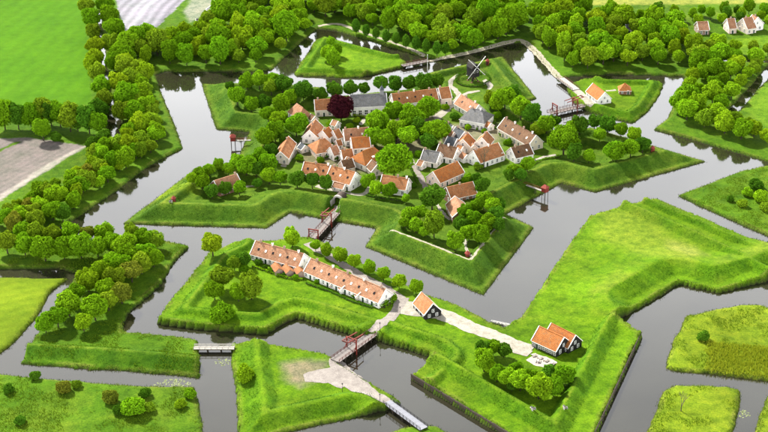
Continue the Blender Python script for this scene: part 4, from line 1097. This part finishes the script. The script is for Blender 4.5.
# ------------------------------------------------------------------ bridges
def local_frame(a, b_):
    d = b_ - a
    return math.atan2(d.y, d.x), Vector((d.x, d.y, 0)).length
def bridge(label, p0, p1, width, mat, railmat, z=1.9, gantry=(), span=4.0, rail_h=1.1, underbeam=True, group=None, step=2.0):
    a, b_ = px(*p0, z), px(*p1, z)
    rz, L = local_frame(a, b_)
    t = thing('drawbridge' if gantry else 'bridge', label, 'drawbridge' if gantry else 'bridge', (a.x, a.y, 0), rz, group)
    n_ = int(L / 0.8)
    pm = MB().box((0, 0, 0), (L / n_ - 0.05, width, 0.12)).mesh('deck_plank', mat)
    for k in range(n_):
        link('deck_plank', pm, t, ((k + 0.5) * L / n_, 0, z - 0.06 + 0.015 * (k % 3)))
    for y in (-width / 2 + 0.35, width / 2 - 0.35):
        MB().box((L / 2, y, z - 0.34), (L, 0.3, 0.4)).obj('girder', OLDWOOD, t)
    post = MB().box((0, 0, 0), (0.16, 0.16, rail_h + 0.3)).mesh('railing_post', railmat)
    for s in (-1, 1):
        m_ = int(L / step)
        for k in range(m_ + 1):
            link('railing_post', post, t, (k * L / m_, s * (width / 2 - 0.08), z + rail_h / 2 - 0.1))
        for h in (0.55, rail_h):
            MB().box((L / 2, s * (width / 2 - 0.08), z + h + (0.02 if h > 0.6 else 0)), (L + 0.15, 0.11, 0.13)).obj('rail', railmat, t)
    np_ = max(1, int(L / span))
    pile = MB().cyl((0, 0, -2.0), (0, 0, z - 0.5), 0.2, 0.17, 8).mesh('pile', OLDWOOD)
    cap = MB().box((0, 0, z - 0.64), (0.3, width + 0.3, 0.24)).mesh('pile_cap', OLDWOOD)
    for k in range(1, np_):
        x = k * L / np_
        if gz(*(a + (b_ - a) * (x / L))[:2]) > 0.8: continue
        for y in (-width * 0.4, 0, width * 0.4): link('pile', pile, t, (x, y, 0))
        link('pile_cap', cap, t, (x, 0, 0))
    for gt, H_, arm in gantry:
        x = gt * L
        for s in (-1, 1):
            y = s * (width / 2 + 0.2)
            MB().box((x, y, z / 2 + H_ / 2), (0.42, 0.42, z + H_ + 1.5)).obj('gantry_post', REDWOOD, t)
            MB().bar((x, y, z + H_ * 0.55), (x - 1.6 * (1 if arm >= 0 else -1), y, z), 0.22).obj('brace', REDWOOD, t)
            if arm:
                bb = MB().bar((x - arm * 0.75, s * width * 0.34, z + H_ + 1.15), (x + arm, s * width * 0.34, z + H_ + 0.15), 0.34).obj('balance_beam', REDWOOD, t)
                MB().cyl((x + arm, s * width * 0.34, z + 0.1), (x + arm, s * width * 0.34, z + H_ + 0.1), 0.05, 0.05, 5).obj('chain', IRON, bb)
        MB().box((x, 0, z + H_ + 0.5), (0.5, width + 1.1, 0.45)).obj('crossbeam', REDWOOD, t)
        MB().box((x, 0, z + H_ - 0.55), (0.25, width + 0.2, 0.25)).obj('crossbeam', REDWOOD, t)
        if arm:
            MB().box((x - arm * 0.72, 0, z + H_ + 1.12), (0.7, width * 0.62, 0.5)).obj('counterweight', DARKRED, t)
    return t
bridge('red drawbridge from the cottage island to the town gate', (311, 240), (336.5, 212), 4.0, PLANK, DARKRED, 2.0, [(0.10, 3.2, 0), (0.62, 4.2, 6.0)])
bridge('red drawbridge between the lunette and the cottage island', (335, 360.5), (374, 332.5), 4.2, PLANK, DARKRED, 2.0, [(0.42, 4.0, 5.5)])
bridge('blue-grey plank bridge at the bottom edge', (387, 401.5), (424, 428.5), 3.6, BLUEPLANK, IRON, 1.9, span=5.0)
bridge('low pale footbridge over the lower left canal', (194, 347.5), (234.5, 347.5), 2.6, PALEPLANK, PALEPLANK, 1.7, span=5.0, rail_h=0.9)
bridge('red drawbridge between town and the two-house ravelin', (549, 113), (584, 105), 4.0, PLANK, DARKRED, 2.0, [(0.16, 3.6, 0), (0.74, 4.2, -6.0)])
bridge('brown bridge at the tip of the upper ravelin', (402, 65.5), (428, 60.5), 3.4, PLANK, DARKRED, 1.8)
bridge('short red railed road bridge beside the right ravelin', (560.5, 78), (576, 89.5), 4.6, PALEPLANK, DARKRED, 1.7)

# ------------------------------------------------------------------ town gate passage
gt = thing('town_gate', 'pale arched gateway through the grass rampart', 'gate', (GATE_IN.x, GATE_IN.y, 1.35), math.atan2(GATE_DIR.y, GATE_DIR.x))
def arch(r0, r1, x0, x1, zc, n=12):
    b_ = MB(); vs = []
    ring = [(-1, 0)] + [(-math.cos(math.pi * k / n), math.sin(math.pi * k / n)) for k in range(n + 1)] + [(1, 0)]
    for x in (x0, x1):
        for r in (r0, r1):
            for k, (c_, s_) in enumerate(ring):
                vs.append((x, c_ * r, -1.0 if k in (0, len(ring) - 1) else zc + s_ * r))
    m_ = len(ring); fs = []
    for k in range(m_ - 1):
        i0, o0, i1, o1 = k, m_ + k, 2 * m_ + k, 3 * m_ + k
        fs += [(i0, i0 + 1, o0 + 1, o0), (i1, o1, o1 + 1, i1 + 1), (o0, o0 + 1, o1 + 1, o1), (i0, i1, i1 + 1, i0 + 1)]
    return b_.add(vs, fs)
arch(1.7, 2.5, -1.2, 0.0, 2.0).obj('portal', STONE, gt)
arch(1.72, 2.3, 0.01, 4.5, 2.0).obj('vault', TUNNEL, gt)
MB().box((4.6, 0, 1.2), (0.2, 4.4, 5.0)).obj('dark_backing', BLACKWOOD, gt)  # dark panel closing the vault, stands in for the shade deeper in the passage
for s_ in (-1, 1):
    MB().box((-2.6, s_ * 2.25, 1.0), (2.8, 0.5, 2.6 + 0.8)).obj('wing_wall', STONE, gt)
path('road', [px(336.5, 212, 1.4), px(338.2, 205.5, 1.4)], 3.2, COBBLE, 0.10)

# ------------------------------------------------------------------ post mill
mb_ = pg(473, 81)
ml = thing('windmill', 'black post mill with white sails inside a round hedge', 'windmill', mb_, R(-62))
MB().cyl((0, 0, -0.5), (0, 0, 5.0), 0.45, 0.4, 10).obj('post', OLDWOOD, ml)
for k in range(4):
    a_ = R(45 + 90 * k)
    lg = MB().bar((3.0 * math.cos(a_), 3.0 * math.sin(a_), 0.1), (0.3 * math.cos(a_), 0.3 * math.sin(a_), 3.6), 0.42).obj('trestle_leg', BLACKWOOD, ml)
    MB().box((3.0 * math.cos(a_), 3.0 * math.sin(a_), 0.1), (1.0, 1.0, 0.7)).obj('footing', BRICK, lg)
ring = [(-2.4, 3.2), (2.4, 3.2), (2.4, 8.6), (1.5, 10.0), (0, 10.9), (-1.5, 10.0), (-2.4, 8.6)]
m_ = MB(); k7 = len(ring)
m_.add([(-2.9, y, z) for y, z in ring] + [(2.9, y, z) for y, z in ring], [tuple(range(k7)), tuple(range(2 * k7 - 1, k7 - 1, -1))] + [((k + 1) % k7, k, k7 + k, k7 + (k + 1) % k7) for k in range(k7)])
m_.obj('body', BLACKWOOD, ml)
rv = [(-2.65, 8.3), (-2.65, 8.55), (-1.6, 10.25), (0, 11.2), (1.6, 10.25), (2.65, 8.55), (2.65, 8.3), (1.5, 10.02), (0, 10.92), (-1.5, 10.02)]
m_ = MB(); k10 = len(rv)
m_.add([(-3.2, y, z) for y, z in rv] + [(3.2, y, z) for y, z in rv], [((k + 1) % k10, k, k10 + k, k10 + (k + 1) % k10) for k in range(k10)] +
       [(0, 1, 2, 9), (9, 2, 3, 8), (8, 3, 4, 7), (7, 4, 5, 6), (19, 12, 11, 10), (18, 13, 12, 19), (17, 14, 13, 18), (16, 15, 14, 17)])
m_.obj('roof', BLACKWOOD, ml)
for y in (-1.0, 1.0):
    w_ = MB().box((2.93, y, 6.4), (0.06, 0.8, 1.0)).obj('window', GLASS, ml)
    MB().box((2.92, y, 6.4), (0.05, 1.0, 1.2)).obj('frame', TRIM, w_)
hub = (3.9, 0, 9.3)
MB().cyl((2.5, 0, 9.1), (4.1, 0, 9.32), 0.35, 0.3, 10).obj('windshaft', IRON, ml)
for k in range(4):
    a_ = R(45 + 90 * k)
    u_ = Vector((0.0, math.cos(a_), math.sin(a_))); w2 = Vector((0.12, -math.sin(a_), math.cos(a_))); h0 = Vector(hub)
    sa = MB().bar(h0, h0 + u_ * 7.8, 0.2, 0.24).obj('sail', TRIM, ml)
    MB().bar(h0 + u_ * 1.6 + w2 * 1.7, h0 + u_ * 7.6 + w2 * 1.7, 0.09).obj('hem_lath', OLDWOOD, sa)
    for q in range(12):
        p0_ = h0 + u_ * (1.6 + q * 0.53)
        MB().bar(p0_, p0_ + w2 * 1.7, 0.07).obj('sail_bar', OLDWOOD, sa)
    c0 = h0 + u_ * 2.2 + Vector((0.08, 0, 0))
    MB().add([c0 - w2 * 0.28, c0 + u_ * 5.4 - w2 * 0.28, c0 + u_ * 5.4, c0, c0 - w2 * 0.28 + Vector((0.04, 0, 0)), c0 + u_ * 5.4 - w2 * 0.28 + Vector((0.04, 0, 0)), c0 + u_ * 5.4 + Vector((0.04, 0, 0)), c0 + Vector((0.04, 0, 0))],
             [(3, 2, 1, 0), (4, 5, 6, 7), (0, 1, 5, 4), (1, 2, 6, 5), (2, 3, 7, 6), (3, 0, 4, 7)]).obj('leading_board', PALEPLANK, sa)
st = MB().bar((-2.9, -0.6, 3.4), (-8.0, -0.6, 0.2), 0.16, 0.3).obj('ladder_rail', TRIM, ml)
MB().bar((-2.9, 0.6, 3.4), (-8.0, 0.6, 0.2), 0.16, 0.3).obj('ladder_rail', TRIM, ml)
for k in range(11):
    f_ = (k + 0.5) / 11
    MB().box((-2.9 - 5.1 * f_, 0, 3.4 - 3.2 * f_), (0.28, 1.1, 0.07)).obj('ladder_step', PALEPLANK, ml)
MB().bar((-2.9, 0, 4.2), (-10.0, 0, 1.2), 0.28).obj('tail_pole', BLACKWOOD, ml)

# ------------------------------------------------------------------ hedges
def hedge(label, pts, w, h, colr=C_DARK, seed=1, dens=26, closed=False):
    P = [Vector(p) if len(p) == 3 else pg(*p) for p in pts]
    if closed: P = P + [P[0]]
    g = np.random.default_rng(seed)
    c0 = P[0].copy()
    V, F = [], []
    o = thing('hedge', label, 'hedge', c0)
    pos, nr = [], []
    for a, b_ in zip(P[:-1], P[1:]):
        L = (b_ - a).length; d = (b_ - a) / max(L, 1e-6); s = Vector((-d.y, d.x, 0))
        for _ in range(int(L * dens)):
            t = g.random(); u = g.uniform(-1, 1); v = g.random()
            if g.random() < 0.75:
                if g.random() < 0.5: u = math.copysign(1, u) * g.uniform(0.8, 1.05)
                else: v = g.uniform(0.8, 1.08)
            p = a + d * (t * L) + s * (u * w / 2)
            p.z = gz(p.x, p.y) + v * h * (0.9 + 0.2 * float(noise2(p.x, p.y, 2.0, 5)))
            n_ = Vector((s.x * u, s.y * u, max(v - 0.4, 0))) + Vector(g.normal(size=3)) * 0.4
            n_.normalize()
            x = n_.cross(Vector(g.normal(size=3))).normalized(); y = n_.cross(x)
            r = 0.26 * g.uniform(0.6, 1.2); k = len(V); q = p - c0
            V += [tuple(q - x * r), tuple(q + y * r * 0.8), tuple(q + x * r), tuple(q - y * r * 0.8)]
            F.append((k, k + 1, k + 2, k + 3))
    me_ = bpy.data.meshes.new('foliage'); me_.from_pydata(V, [], F); me_.materials.append(LEAF)
    f_ = link('foliage', me_, o); f_.color = (*colr, 1)
    st_ = MB()
    for a, b_ in zip(P[:-1], P[1:]):
        st_.bar(a - c0 + Vector((0, 0, 0.25)), b_ - c0 + Vector((0, 0, 0.25)), 0.12, 0.5)
    s_ = st_.obj('stem', BARK, o)
    return o
hedge('round clipped hedge ringing the windmill', [(mb_.x + 9.4 * math.cos(R(k * 18)), mb_.y + 9.4 * math.sin(R(k * 18)), 2) for k in range(20)], 1.1, 1.3, C_DARK, 3, 30, True)
hedge('hedge below the end of the right cottage row', [(373, 306), (384, 308), (395, 301), (393, 296)], 1.6, 1.8, C_GREEN, 4)
hedge('clipped hedge below the left cottage gardens', [(252, 267), (268, 272), (288, 279), (303, 280)], 1.0, 1.2, C_LIME, 5)
hedge('clipped hedge below the right cottage gardens', [(306, 284), (330, 292), (352, 302), (372, 308)], 1.0, 1.2, C_DARK, 6)
hedge('dark hedge along the lane below the brown barrack', [(492, 128.5), (503, 130), (513, 138), (523, 148)], 1.0, 1.3, C_DARK, 7)
hedge('hedge behind the hipped orange house', [(307, 150), (318, 157), (330, 158), (340, 154)], 1.0, 1.4, C_DARK, 8)
hedge('hedge in front of the church wall', [(352, 116), (362, 117), (370, 120)], 1.0, 1.2, C_YEL, 9)
hedge('hedge beside the villa garden', [(490, 118), (495, 122), (490, 128), (476, 130)], 1.0, 1.3, C_GREEN, 10)
hedge('hedge along the lane by the town square corner', [(405, 160), (411, 170), (418, 184)], 1.0, 1.4, C_DARK, 11)
hedge('hedge along the right bastion lane', [(512, 176), (528, 168), (545, 160), (560, 157)], 1.0, 1.2, C_GREEN, 12)
hedge('hedge beneath the white house right of the gate', [(366, 196), (385, 199), (405, 202)], 0.8, 1.0, C_DARK, 13)
hedge('hedge below the bright orange house', [(436, 186), (448, 184), (462, 178)], 0.9, 1.2, C_LIME, 14)

# ------------------------------------------------------------------ sentry boxes on the bastion tips
def sentry(label, p, rz):
    t = thing('sentry_box', label, 'sentry box', p, rz, 'sentry boxes on the bastion tips')
    n_ = 6
    b_ = MB().cyl((0, 0, -0.4), (0, 0, 2.4), 1.0, 1.0, 6)
    b_.obj('wall', REDWOOD, t)
    MB().cyl((0, 0, 2.35), (0, 0, 3.6), 1.35, 0.08, 6).obj('roof', simple('red_roof_boards', (0.36, 0.07, 0.05)), t)
    MB().box((0.93, 0, 0.9), (0.12, 0.8, 1.9)).obj('door', BLACKWOOD, t)
    for a_ in (60, 180, 300):
        MB().box((0.9 * math.cos(R(a_)), 0.9 * math.sin(R(a_)), 1.5), (0.12, 0.35, 0.5), R(a_)).obj('loophole', IRON, t)
for k, nm in enumerate(('lower', 'right', 'windmill', 'upper left', 'lower left')):
    x, y = fort_pt(k, 124.0, 0)
    sentry(f'red six-sided sentry box on the tip of the {nm} bastion', Vector((x, y, gz(x, y))), FA0 + k * R(72) + math.pi)

# ------------------------------------------------------------------ privies on stilts over the moat
def privy(label, land_px, hut_px, z=3.4, arm=None):
    a, b_ = px(*land_px, z), px(*hut_px, z)
    rz, L = local_frame(a, b_)
    t = thing('privy', label, 'privy', (a.x, a.y, 0), rz, 'red privies over the moat')
    n_ = max(6, int(L / 0.6))
    pm = MB().box((0, 0, 0), (L / n_ - 0.05, 1.3, 0.1)).mesh('deck_plank', PALEPLANK)
    for k in range(n_): link('deck_plank', pm, t, ((k + 0.5) * L / n_, 0, z - 0.05))
    for s in (-1, 1):
        for x in np.linspace(0.2, L - 1.6, 5):
            MB().box((x, s * 0.65, z + 0.5), (0.1, 0.1, 1.1)).obj('railing_post', REDWOOD, t)
        MB().box((L / 2 - 0.7, s * 0.65, z + 1.0), (L - 1.4, 0.1, 0.12)).obj('rail', REDWOOD, t)
        MB().box((L / 2, s * 0.45, z - 0.22), (L, 0.16, 0.24)).obj('girder', OLDWOOD, t)
    hut = MB().box((L, 0, z + 1.15), (2.5, 2.5, 2.3)).obj('wall', REDWOOD, t)
    rf = MB().add([(L - 1.6, -1.6, z + 2.2), (L + 1.6, -1.6, z + 2.2), (L + 1.6, 1.6, z + 2.2), (L - 1.6, 1.6, z + 2.2), (L - 0.5, 0, z + 3.6), (L + 0.5, 0, z + 3.6)],
                  [(0, 1, 5, 4), (1, 2, 5), (2, 3, 4, 5), (3, 0, 4), (3, 2, 1, 0)]).obj('roof', simple('red_roof_boards', (0.36, 0.07, 0.05)), t)
    MB().box((L - 1.27, 0, z + 1.0), (0.08, 0.8, 1.8)).obj('door', BLACKWOOD, t)
    for x, y in ((L - 1, -1), (L + 1, -1), (L + 1, 1), (L - 1, 1), (L * 0.55, 0.5), (L * 0.55, -0.5)):
        MB().cyl((x, y, -2), (x, y, z), 0.13, 0.13, 6).obj('stilt', OLDWOOD, t)
privy('red privy on stilts off the right curtain wall', (524, 184), (545, 191.5), 3.6)
privy('red privy on stilts off the left curtain wall', (251, 140), (233, 140.5), 3.2)

# ------------------------------------------------------------------ timber revetments of the near work
def revetment(label, pts, top):
    P = W(pts)
    t = thing('timber_revetment', label, 'retaining wall', (*P[0], 0))
    pms = [MB().box((0, 0, 0), (0.86, 0.22, top + 2.0 + h)).mesh('board', PALISADE) for h in (0, 0.12, -0.1, 0.22)]
    cap = None
    g = random.Random(7)
    for (ax, ay), (bx_, by_) in zip(P[:-1], P[1:]):
        L = math.hypot(bx_ - ax, by_ - ay); n_ = int(L / 0.9); rz = math.atan2(by_ - ay, bx_ - ax)
        for k in range(n_):
            f = (k + 0.5) / n_
            m_ = g.choice(pms)
            link('board', m_, t, (ax + (bx_ - ax) * f - P[0][0], ay + (by_ - ay) * f - P[0][1], top / 2 - 1.0 + g.uniform(-0.04, 0.04)), rz + g.uniform(-0.03, 0.03))
        nx, ny = math.sin(rz), -math.cos(rz)
        for h in (0.7, top - 0.25):
            MB().bar((ax - P[0][0] + nx * 0.2, ay - P[0][1] + ny * 0.2, h), (bx_ - P[0][0] + nx * 0.2, by_ - P[0][1] + ny * 0.2, h), 0.2).obj('waling', OLDWOOD, t)
revetment('dark timber retaining wall on the left edge of the barn work', [(411, 379), (500, 433), (576, 478)], 2.5)
revetment('dark timber retaining wall on the right edge of the barn work', [(576, 478), (597, 432), (641, 337)], 2.5)

# ------------------------------------------------------------------ boats and landing stage
def boat(label, x, y, ang, L=6.0, w=1.7, mat=TRIM):
    p = px(x, y, 0.0)
    t = thing('boat', label, 'boat', (p.x, p.y, 0.0), R(ang), 'moored rowing boats')
    b_ = MB(); secs = []
    for s in np.linspace(-1, 1, 9):
        hw = w / 2 * (1 - abs(s) ** 2.4 * (1.0 if s > 0 else 0.45)); sh = 0.10 + 0.22 * s * s
        secs.append([(s * L / 2, -hw, 0.45 + sh), (s * L / 2, -hw * 0.75, 0.05), (s * L / 2, 0, -0.12), (s * L / 2, hw * 0.75, 0.05), (s * L / 2, hw, 0.45 + sh)])
    vs = [q for c in secs for q in c]; fs = []
    for k in range(8):
        for j in range(4):
            o = k * 5 + j; fs.append((o, o + 1, o + 6, o + 5))
    b_.add(vs, fs); b_.f.append((0, 1, 2, 3, 4))
    b_.obj('hull', mat, t)
    for x_ in (-1.6, 0, 1.5): MB().box((x_, 0, 0.38), (0.35, w * 0.8, 0.06)).obj('thwart', PALEPLANK, t)
boat('white rowing boat moored furthest from the shore', 501, 324, -24, 8.5)
boat('white rowing boat moored beside the landing stage', 512, 328, -20, 6.5)
boat('pale blue rowing boat moored nearest the barns', 516, 325, 25, 5.5, 1.6, simple('pale_blue_paint', (0.42, 0.55, 0.60)))
js = px(521, 321, 1.0); t = thing('landing_stage', 'small dark landing stage beside the moored boats', 'jetty', (js.x, js.y, 0), R(35))
for k in range(8): MB().box((k * 0.6 - 2.1, 0, 0.9), (0.55, 2.0, 0.1)).obj('deck_plank', OLDWOOD, t)
for x_ in (-2, 2):
    for y_ in (-0.8, 0.8): MB().cyl((x_, y_, -2), (x_, y_, 1.4), 0.12, 0.12, 6).obj('pile', OLDWOOD, t)

# ------------------------------------------------------------------ small things
def lamp(label, x, y):
    p = pg(x, y)
    t = thing('lamp_post', label, 'lamp post', p, 0, 'lamp posts along the road')
    MB().cyl((0, 0, -0.3), (0, 0, 3.2), 0.10, 0.06, 8).obj('pole', IRON, t)
    ln = MB().cyl((0, 0, 3.2), (0, 0, 3.65), 0.14, 0.24, 6).obj('lantern', GLASS, t)
    MB().cyl((0, 0, 3.65), (0, 0, 3.95), 0.3, 0.03, 6).obj('cap', IRON, ln)
lamp('dark lamp post on the road above the middle drawbridge', 380, 331)
lamp('dark lamp post where the road meets the sand path', 400, 315)
lamp('dark lamp post on the forecourt of the lunette', 342.5, 392)
lamp('dark lamp post before the bottom bridge', 380, 406)
lamp('dark lamp post by the street left of the boathouse', 392, 290)
fp = px(427, 71, 0); fp.z = 1.0
t = thing('flagpole', 'tall white flagpole by the upper moat bridge', 'flagpole', pg(427.5, 71.5))
MB().cyl((0, 0, -0.5), (0, 0, 10.0), 0.16, 0.09, 8).obj('pole', TRIM, t)
MB().cyl((0, 0, 9.95), (0, 0, 10.3), 0.16, 0.16, 8).obj('finial', TRIM, t)

def table(label, x, y, ang):
    p = pg(x, y)
    t = thing('picnic_table', label, 'picnic table', p, R(ang), 'picnic tables on the barn terrace')
    MB().box((0, 0, 0.76), (2.0, 0.9, 0.08)).obj('tabletop', PALEPLANK, t)
    for s in (-1, 1):
        MB().box((0, s * 0.85, 0.46), (2.0, 0.3, 0.07)).obj('bench', PALEPLANK, t)
        MB().bar((s * 0.75, -0.9, 0.1), (s * 0.75, 0.3, 0.75), 0.1).obj('leg', OLDWOOD, t)
        MB().bar((s * 0.75, 0.9, 0.1), (s * 0.75, -0.3, 0.75), 0.1).obj('leg', OLDWOOD, t)
for i_, (x, y) in enumerate(((534, 356), (540, 358.5), (546, 361), (552, 364), (538, 362))):
    table(f'picnic table below the front barn, {ORD[i_]} from the left' if i_ < 4 else 'picnic table standing alone nearest the bushes', x, y, 20 + 15 * i_)

def cannon(label, x, y, ang):
    p = pg(x, y)
    t = thing('cannon', label, 'cannon', p, R(ang), 'cannons on the ramparts')
    MB().cyl((-1.1, 0, 0.9), (1.6, 0, 1.15), 0.26, 0.17, 10).obj('barrel', IRON, t)
    MB().bar((-1.6, 0, 0.25), (0.6, 0, 0.75), 0.5, 0.35).obj('carriage', PALEPLANK, t)
    for s in (-1, 1):
        w_ = MB().cyl((0.3, s * 0.55, 0.6), (0.3, s * 0.68, 0.6), 0.6, 0.6, 14).obj('wheel', PALEPLANK, t)
cannon('cannon left of the notch below the barn bushes', 533, 411, -60)
cannon('cannon right of the notch below the barn bushes', 565, 409, -70)
cannon('cannon on the rampart of the lower left bastion', 171, 203, -100)
cannon('cannon beside the windmill hedge', 486, 84, 30)

# leafless trees
def bare_tree(label, x, y, h, seed):
    p = pg(x, y); g = random.Random(seed)
    t = thing('bare_tree', label, 'tree', p)
    m_ = MB()
    def grow(a, d, L, r, lv):
        b2 = a + d * L
        m_.cyl(a, b2, r, r * 0.65, 5 if lv else 7)
        if lv >= 4: return
        for k in range(3 if lv < 3 else 4):
            q = (d + Vector((g.uniform(-1, 1), g.uniform(-1, 1), g.uniform(-0.2, 0.6))) * 0.62).normalized()
            grow(a + d * (L * g.uniform(0.6, 1.0)), q, L * g.uniform(0.6, 0.78), r * 0.55, lv + 1)
    grow(Vector((0, 0, -0.3)), Vector((0, 0, 1)), h * 0.36, h * 0.022, 0)
    k_ = len(m_.f) // 12
    tr = MB(); tr.v = m_.v[:14]; tr.f = [f for f in m_.f if max(f) < 14]
    tr.obj('trunk', BARK, t)
    cr_ = MB(); cr_.v = m_.v; cr_.f = [f for f in m_.f if min(f) >= 14]
    cr_.obj('branches', simple('pale_twigs', (0.16, 0.14, 0.08)), t)
bare_tree('leafless tree on the pond island at lower right', 681, 411, 9, 2)
bare_tree('leafless tree before the wide orange brown house', 484, 168, 12, 5)

# ------------------------------------------------------------------ grass tufts, reeds and lilies
def blades(name, pts, h0, h1, spread, colr, seed, nb=4, wid=0.11):
    g = np.random.default_rng(seed)
    pts = np.asarray(pts, float); n_ = len(pts)
    B = np.repeat(pts, nb, 0); m_ = len(B)
    B[:, :2] += g.normal(size=(m_, 2)) * spread
    a = g.uniform(0, 6.28, m_); h = g.uniform(h0, h1, m_); lean = g.uniform(0.1, 0.5, m_) * h; b2 = g.uniform(0, 6.28, m_)
    w = wid * g.uniform(0.7, 1.4, m_)
    dx, dy = np.cos(a) * w, np.sin(a) * w
    V = np.empty((m_, 3, 3), np.float32)
    V[:, 0] = B + np.stack([dx, dy, -0.1 + 0 * a], 1); V[:, 1] = B - np.stack([dx, dy, 0.1 + 0 * a], 1)
    V[:, 2] = B + np.stack([np.cos(b2) * lean, np.sin(b2) * lean, h], 1)
    me_ = bpy.data.meshes.new(name)
    me_.vertices.add(m_ * 3); me_.vertices.foreach_set('co', V.ravel())
    me_.loops.add(m_ * 3); me_.loops.foreach_set('vertex_index', np.arange(m_ * 3, dtype=np.int32))
    me_.polygons.add(m_); me_.polygons.foreach_set('loop_start', np.arange(0, m_ * 3, 3, dtype=np.int32))
    me_.update(calc_edges=True); me_.materials.append(LEAF)
    o = link(name, me_); o.color = (*colr, 1); o['kind'] = 'stuff'
    return o
_rng = np.random.default_rng(11)
core = (MX > -290) & (MX < 305) & (MY > 400) & (MY < 1000)
def scatter(mask, n_, jit=0.5):
    j, i = np.nonzero(mask & core)
    k = _rng.choice(len(j), min(n_, len(j)), replace=False)
    x = MX[j[k], i[k]] + _rng.uniform(-jit, jit, len(k)); y = MY[j[k], i[k]] + _rng.uniform(-jit, jit, len(k))
    return np.stack([x, y, [gz(p, q) for p, q in zip(x, y)]], 1)
clump = noise2(MX, MY, 6.0, 81) + 0.6 * noise2(MX, MY, 2.0, 82)
o = blades('bank_reeds', scatter((SH > 0.1) & (SH < 1.3) & (HZ > 0.15) & (clump > -0.35), 14000), 0.3, 0.75, 0.35, (0.15, 0.18, 0.035), 1)
tag(o, 'straw green reeds fringing the moat banks', 'reeds')
o = blades('dark_sedge', scatter((SH > 0.0) & (SH < 1.0) & (HZ > 0.05) & (clump < 0.1), 9000), 0.3, 0.8, 0.35, (0.035, 0.07, 0.010), 2)
tag(o, 'dark sedge along the foot of the banks', 'sedge')
gy_, gx_ = np.gradient(HZ, GY, GX)
steep = np.hypot(gx_, gy_)
o = blades('rough_grass', scatter((HZ > 0.8) & (steep > 0.22) & (SH > 1.2) & (clump > -0.2), 22000), 0.14, 0.34, 0.4, (0.050, 0.125, 0.006), 3, 4, 0.13)
tag(o, 'rough unmown grass on the rampart slopes', 'grass')
mead = np.zeros(MX.shape, bool)
for n_, poly, _a, _b, _c in LANDS:
    if n_ in ('meadow', 'reed_island', 'pond_island', 'corner_island', 'east_glacis', 'wood'):
        sl = bbox_idx(poly, 1); mead[sl] |= inside(MX[sl], MY[sl], poly)
o = blades('meadow_grass', scatter(mead & (HZ > 0.8) & (clump > 0.15), 16000), 0.3, 0.7, 0.5, (0.10, 0.17, 0.010), 4, 4, 0.14)
tag(o, 'tall tufted grass in the rough meadows', 'grass')
rb = W([(704, 342), (722, 346), (800, 352), (830, 384), (768, 380), (706, 373), (708, 360)])
sl = bbox_idx(rb, 1); rbm = np.zeros(MX.shape, bool); rbm[sl] = inside(MX[sl], MY[sl], rb)
o = blades('reed_bed', scatter(rbm & (HZ > 0.2), 5200), 0.7, 1.5, 0.5, (0.24, 0.28, 0.02), 5, 6, 0.15)
tag(o, 'yellow-green reed bed on the right island', 'reeds')
def lilies(label, x, y, rx, ry, n_, seed):
    g = random.Random(seed); m_ = MB(); c = px(x, y, 0)
    for _ in range(n_):
        a_, q = g.uniform(0, 6.28), math.sqrt(g.random()); r_ = g.uniform(0.18, 0.42)
        cx, cy = c.x + rx * q * math.cos(a_), c.y + ry * q * math.sin(a_)
        if gz(cx, cy) > -0.1: continue
        rot = g.uniform(0, 6.28)
        vs = [(cx, cy, 0.02)] + [(cx + r_ * math.cos(rot + k * 0.75), cy + r_ * math.sin(rot + k * 0.75), 0.02) for k in range(8)]
        m_.add(vs, [(0, k, k + 1) for k in range(1, 8)])
    o = m_.obj('water_lilies', simple('lily_pads', (0.30, 0.36, 0.14))); o['kind'] = 'stuff'
    tag(o, label, 'water lilies')
lilies('pale water lilies off the lower left strip', 172, 385, 7, 4, 130, 1)
lilies('pale water lilies below the pale footbridge', 224, 362, 3.5, 2.5, 40, 2)
lilies('pale water lilies beside the pond island', 743, 414, 2.5, 2.5, 30, 3)
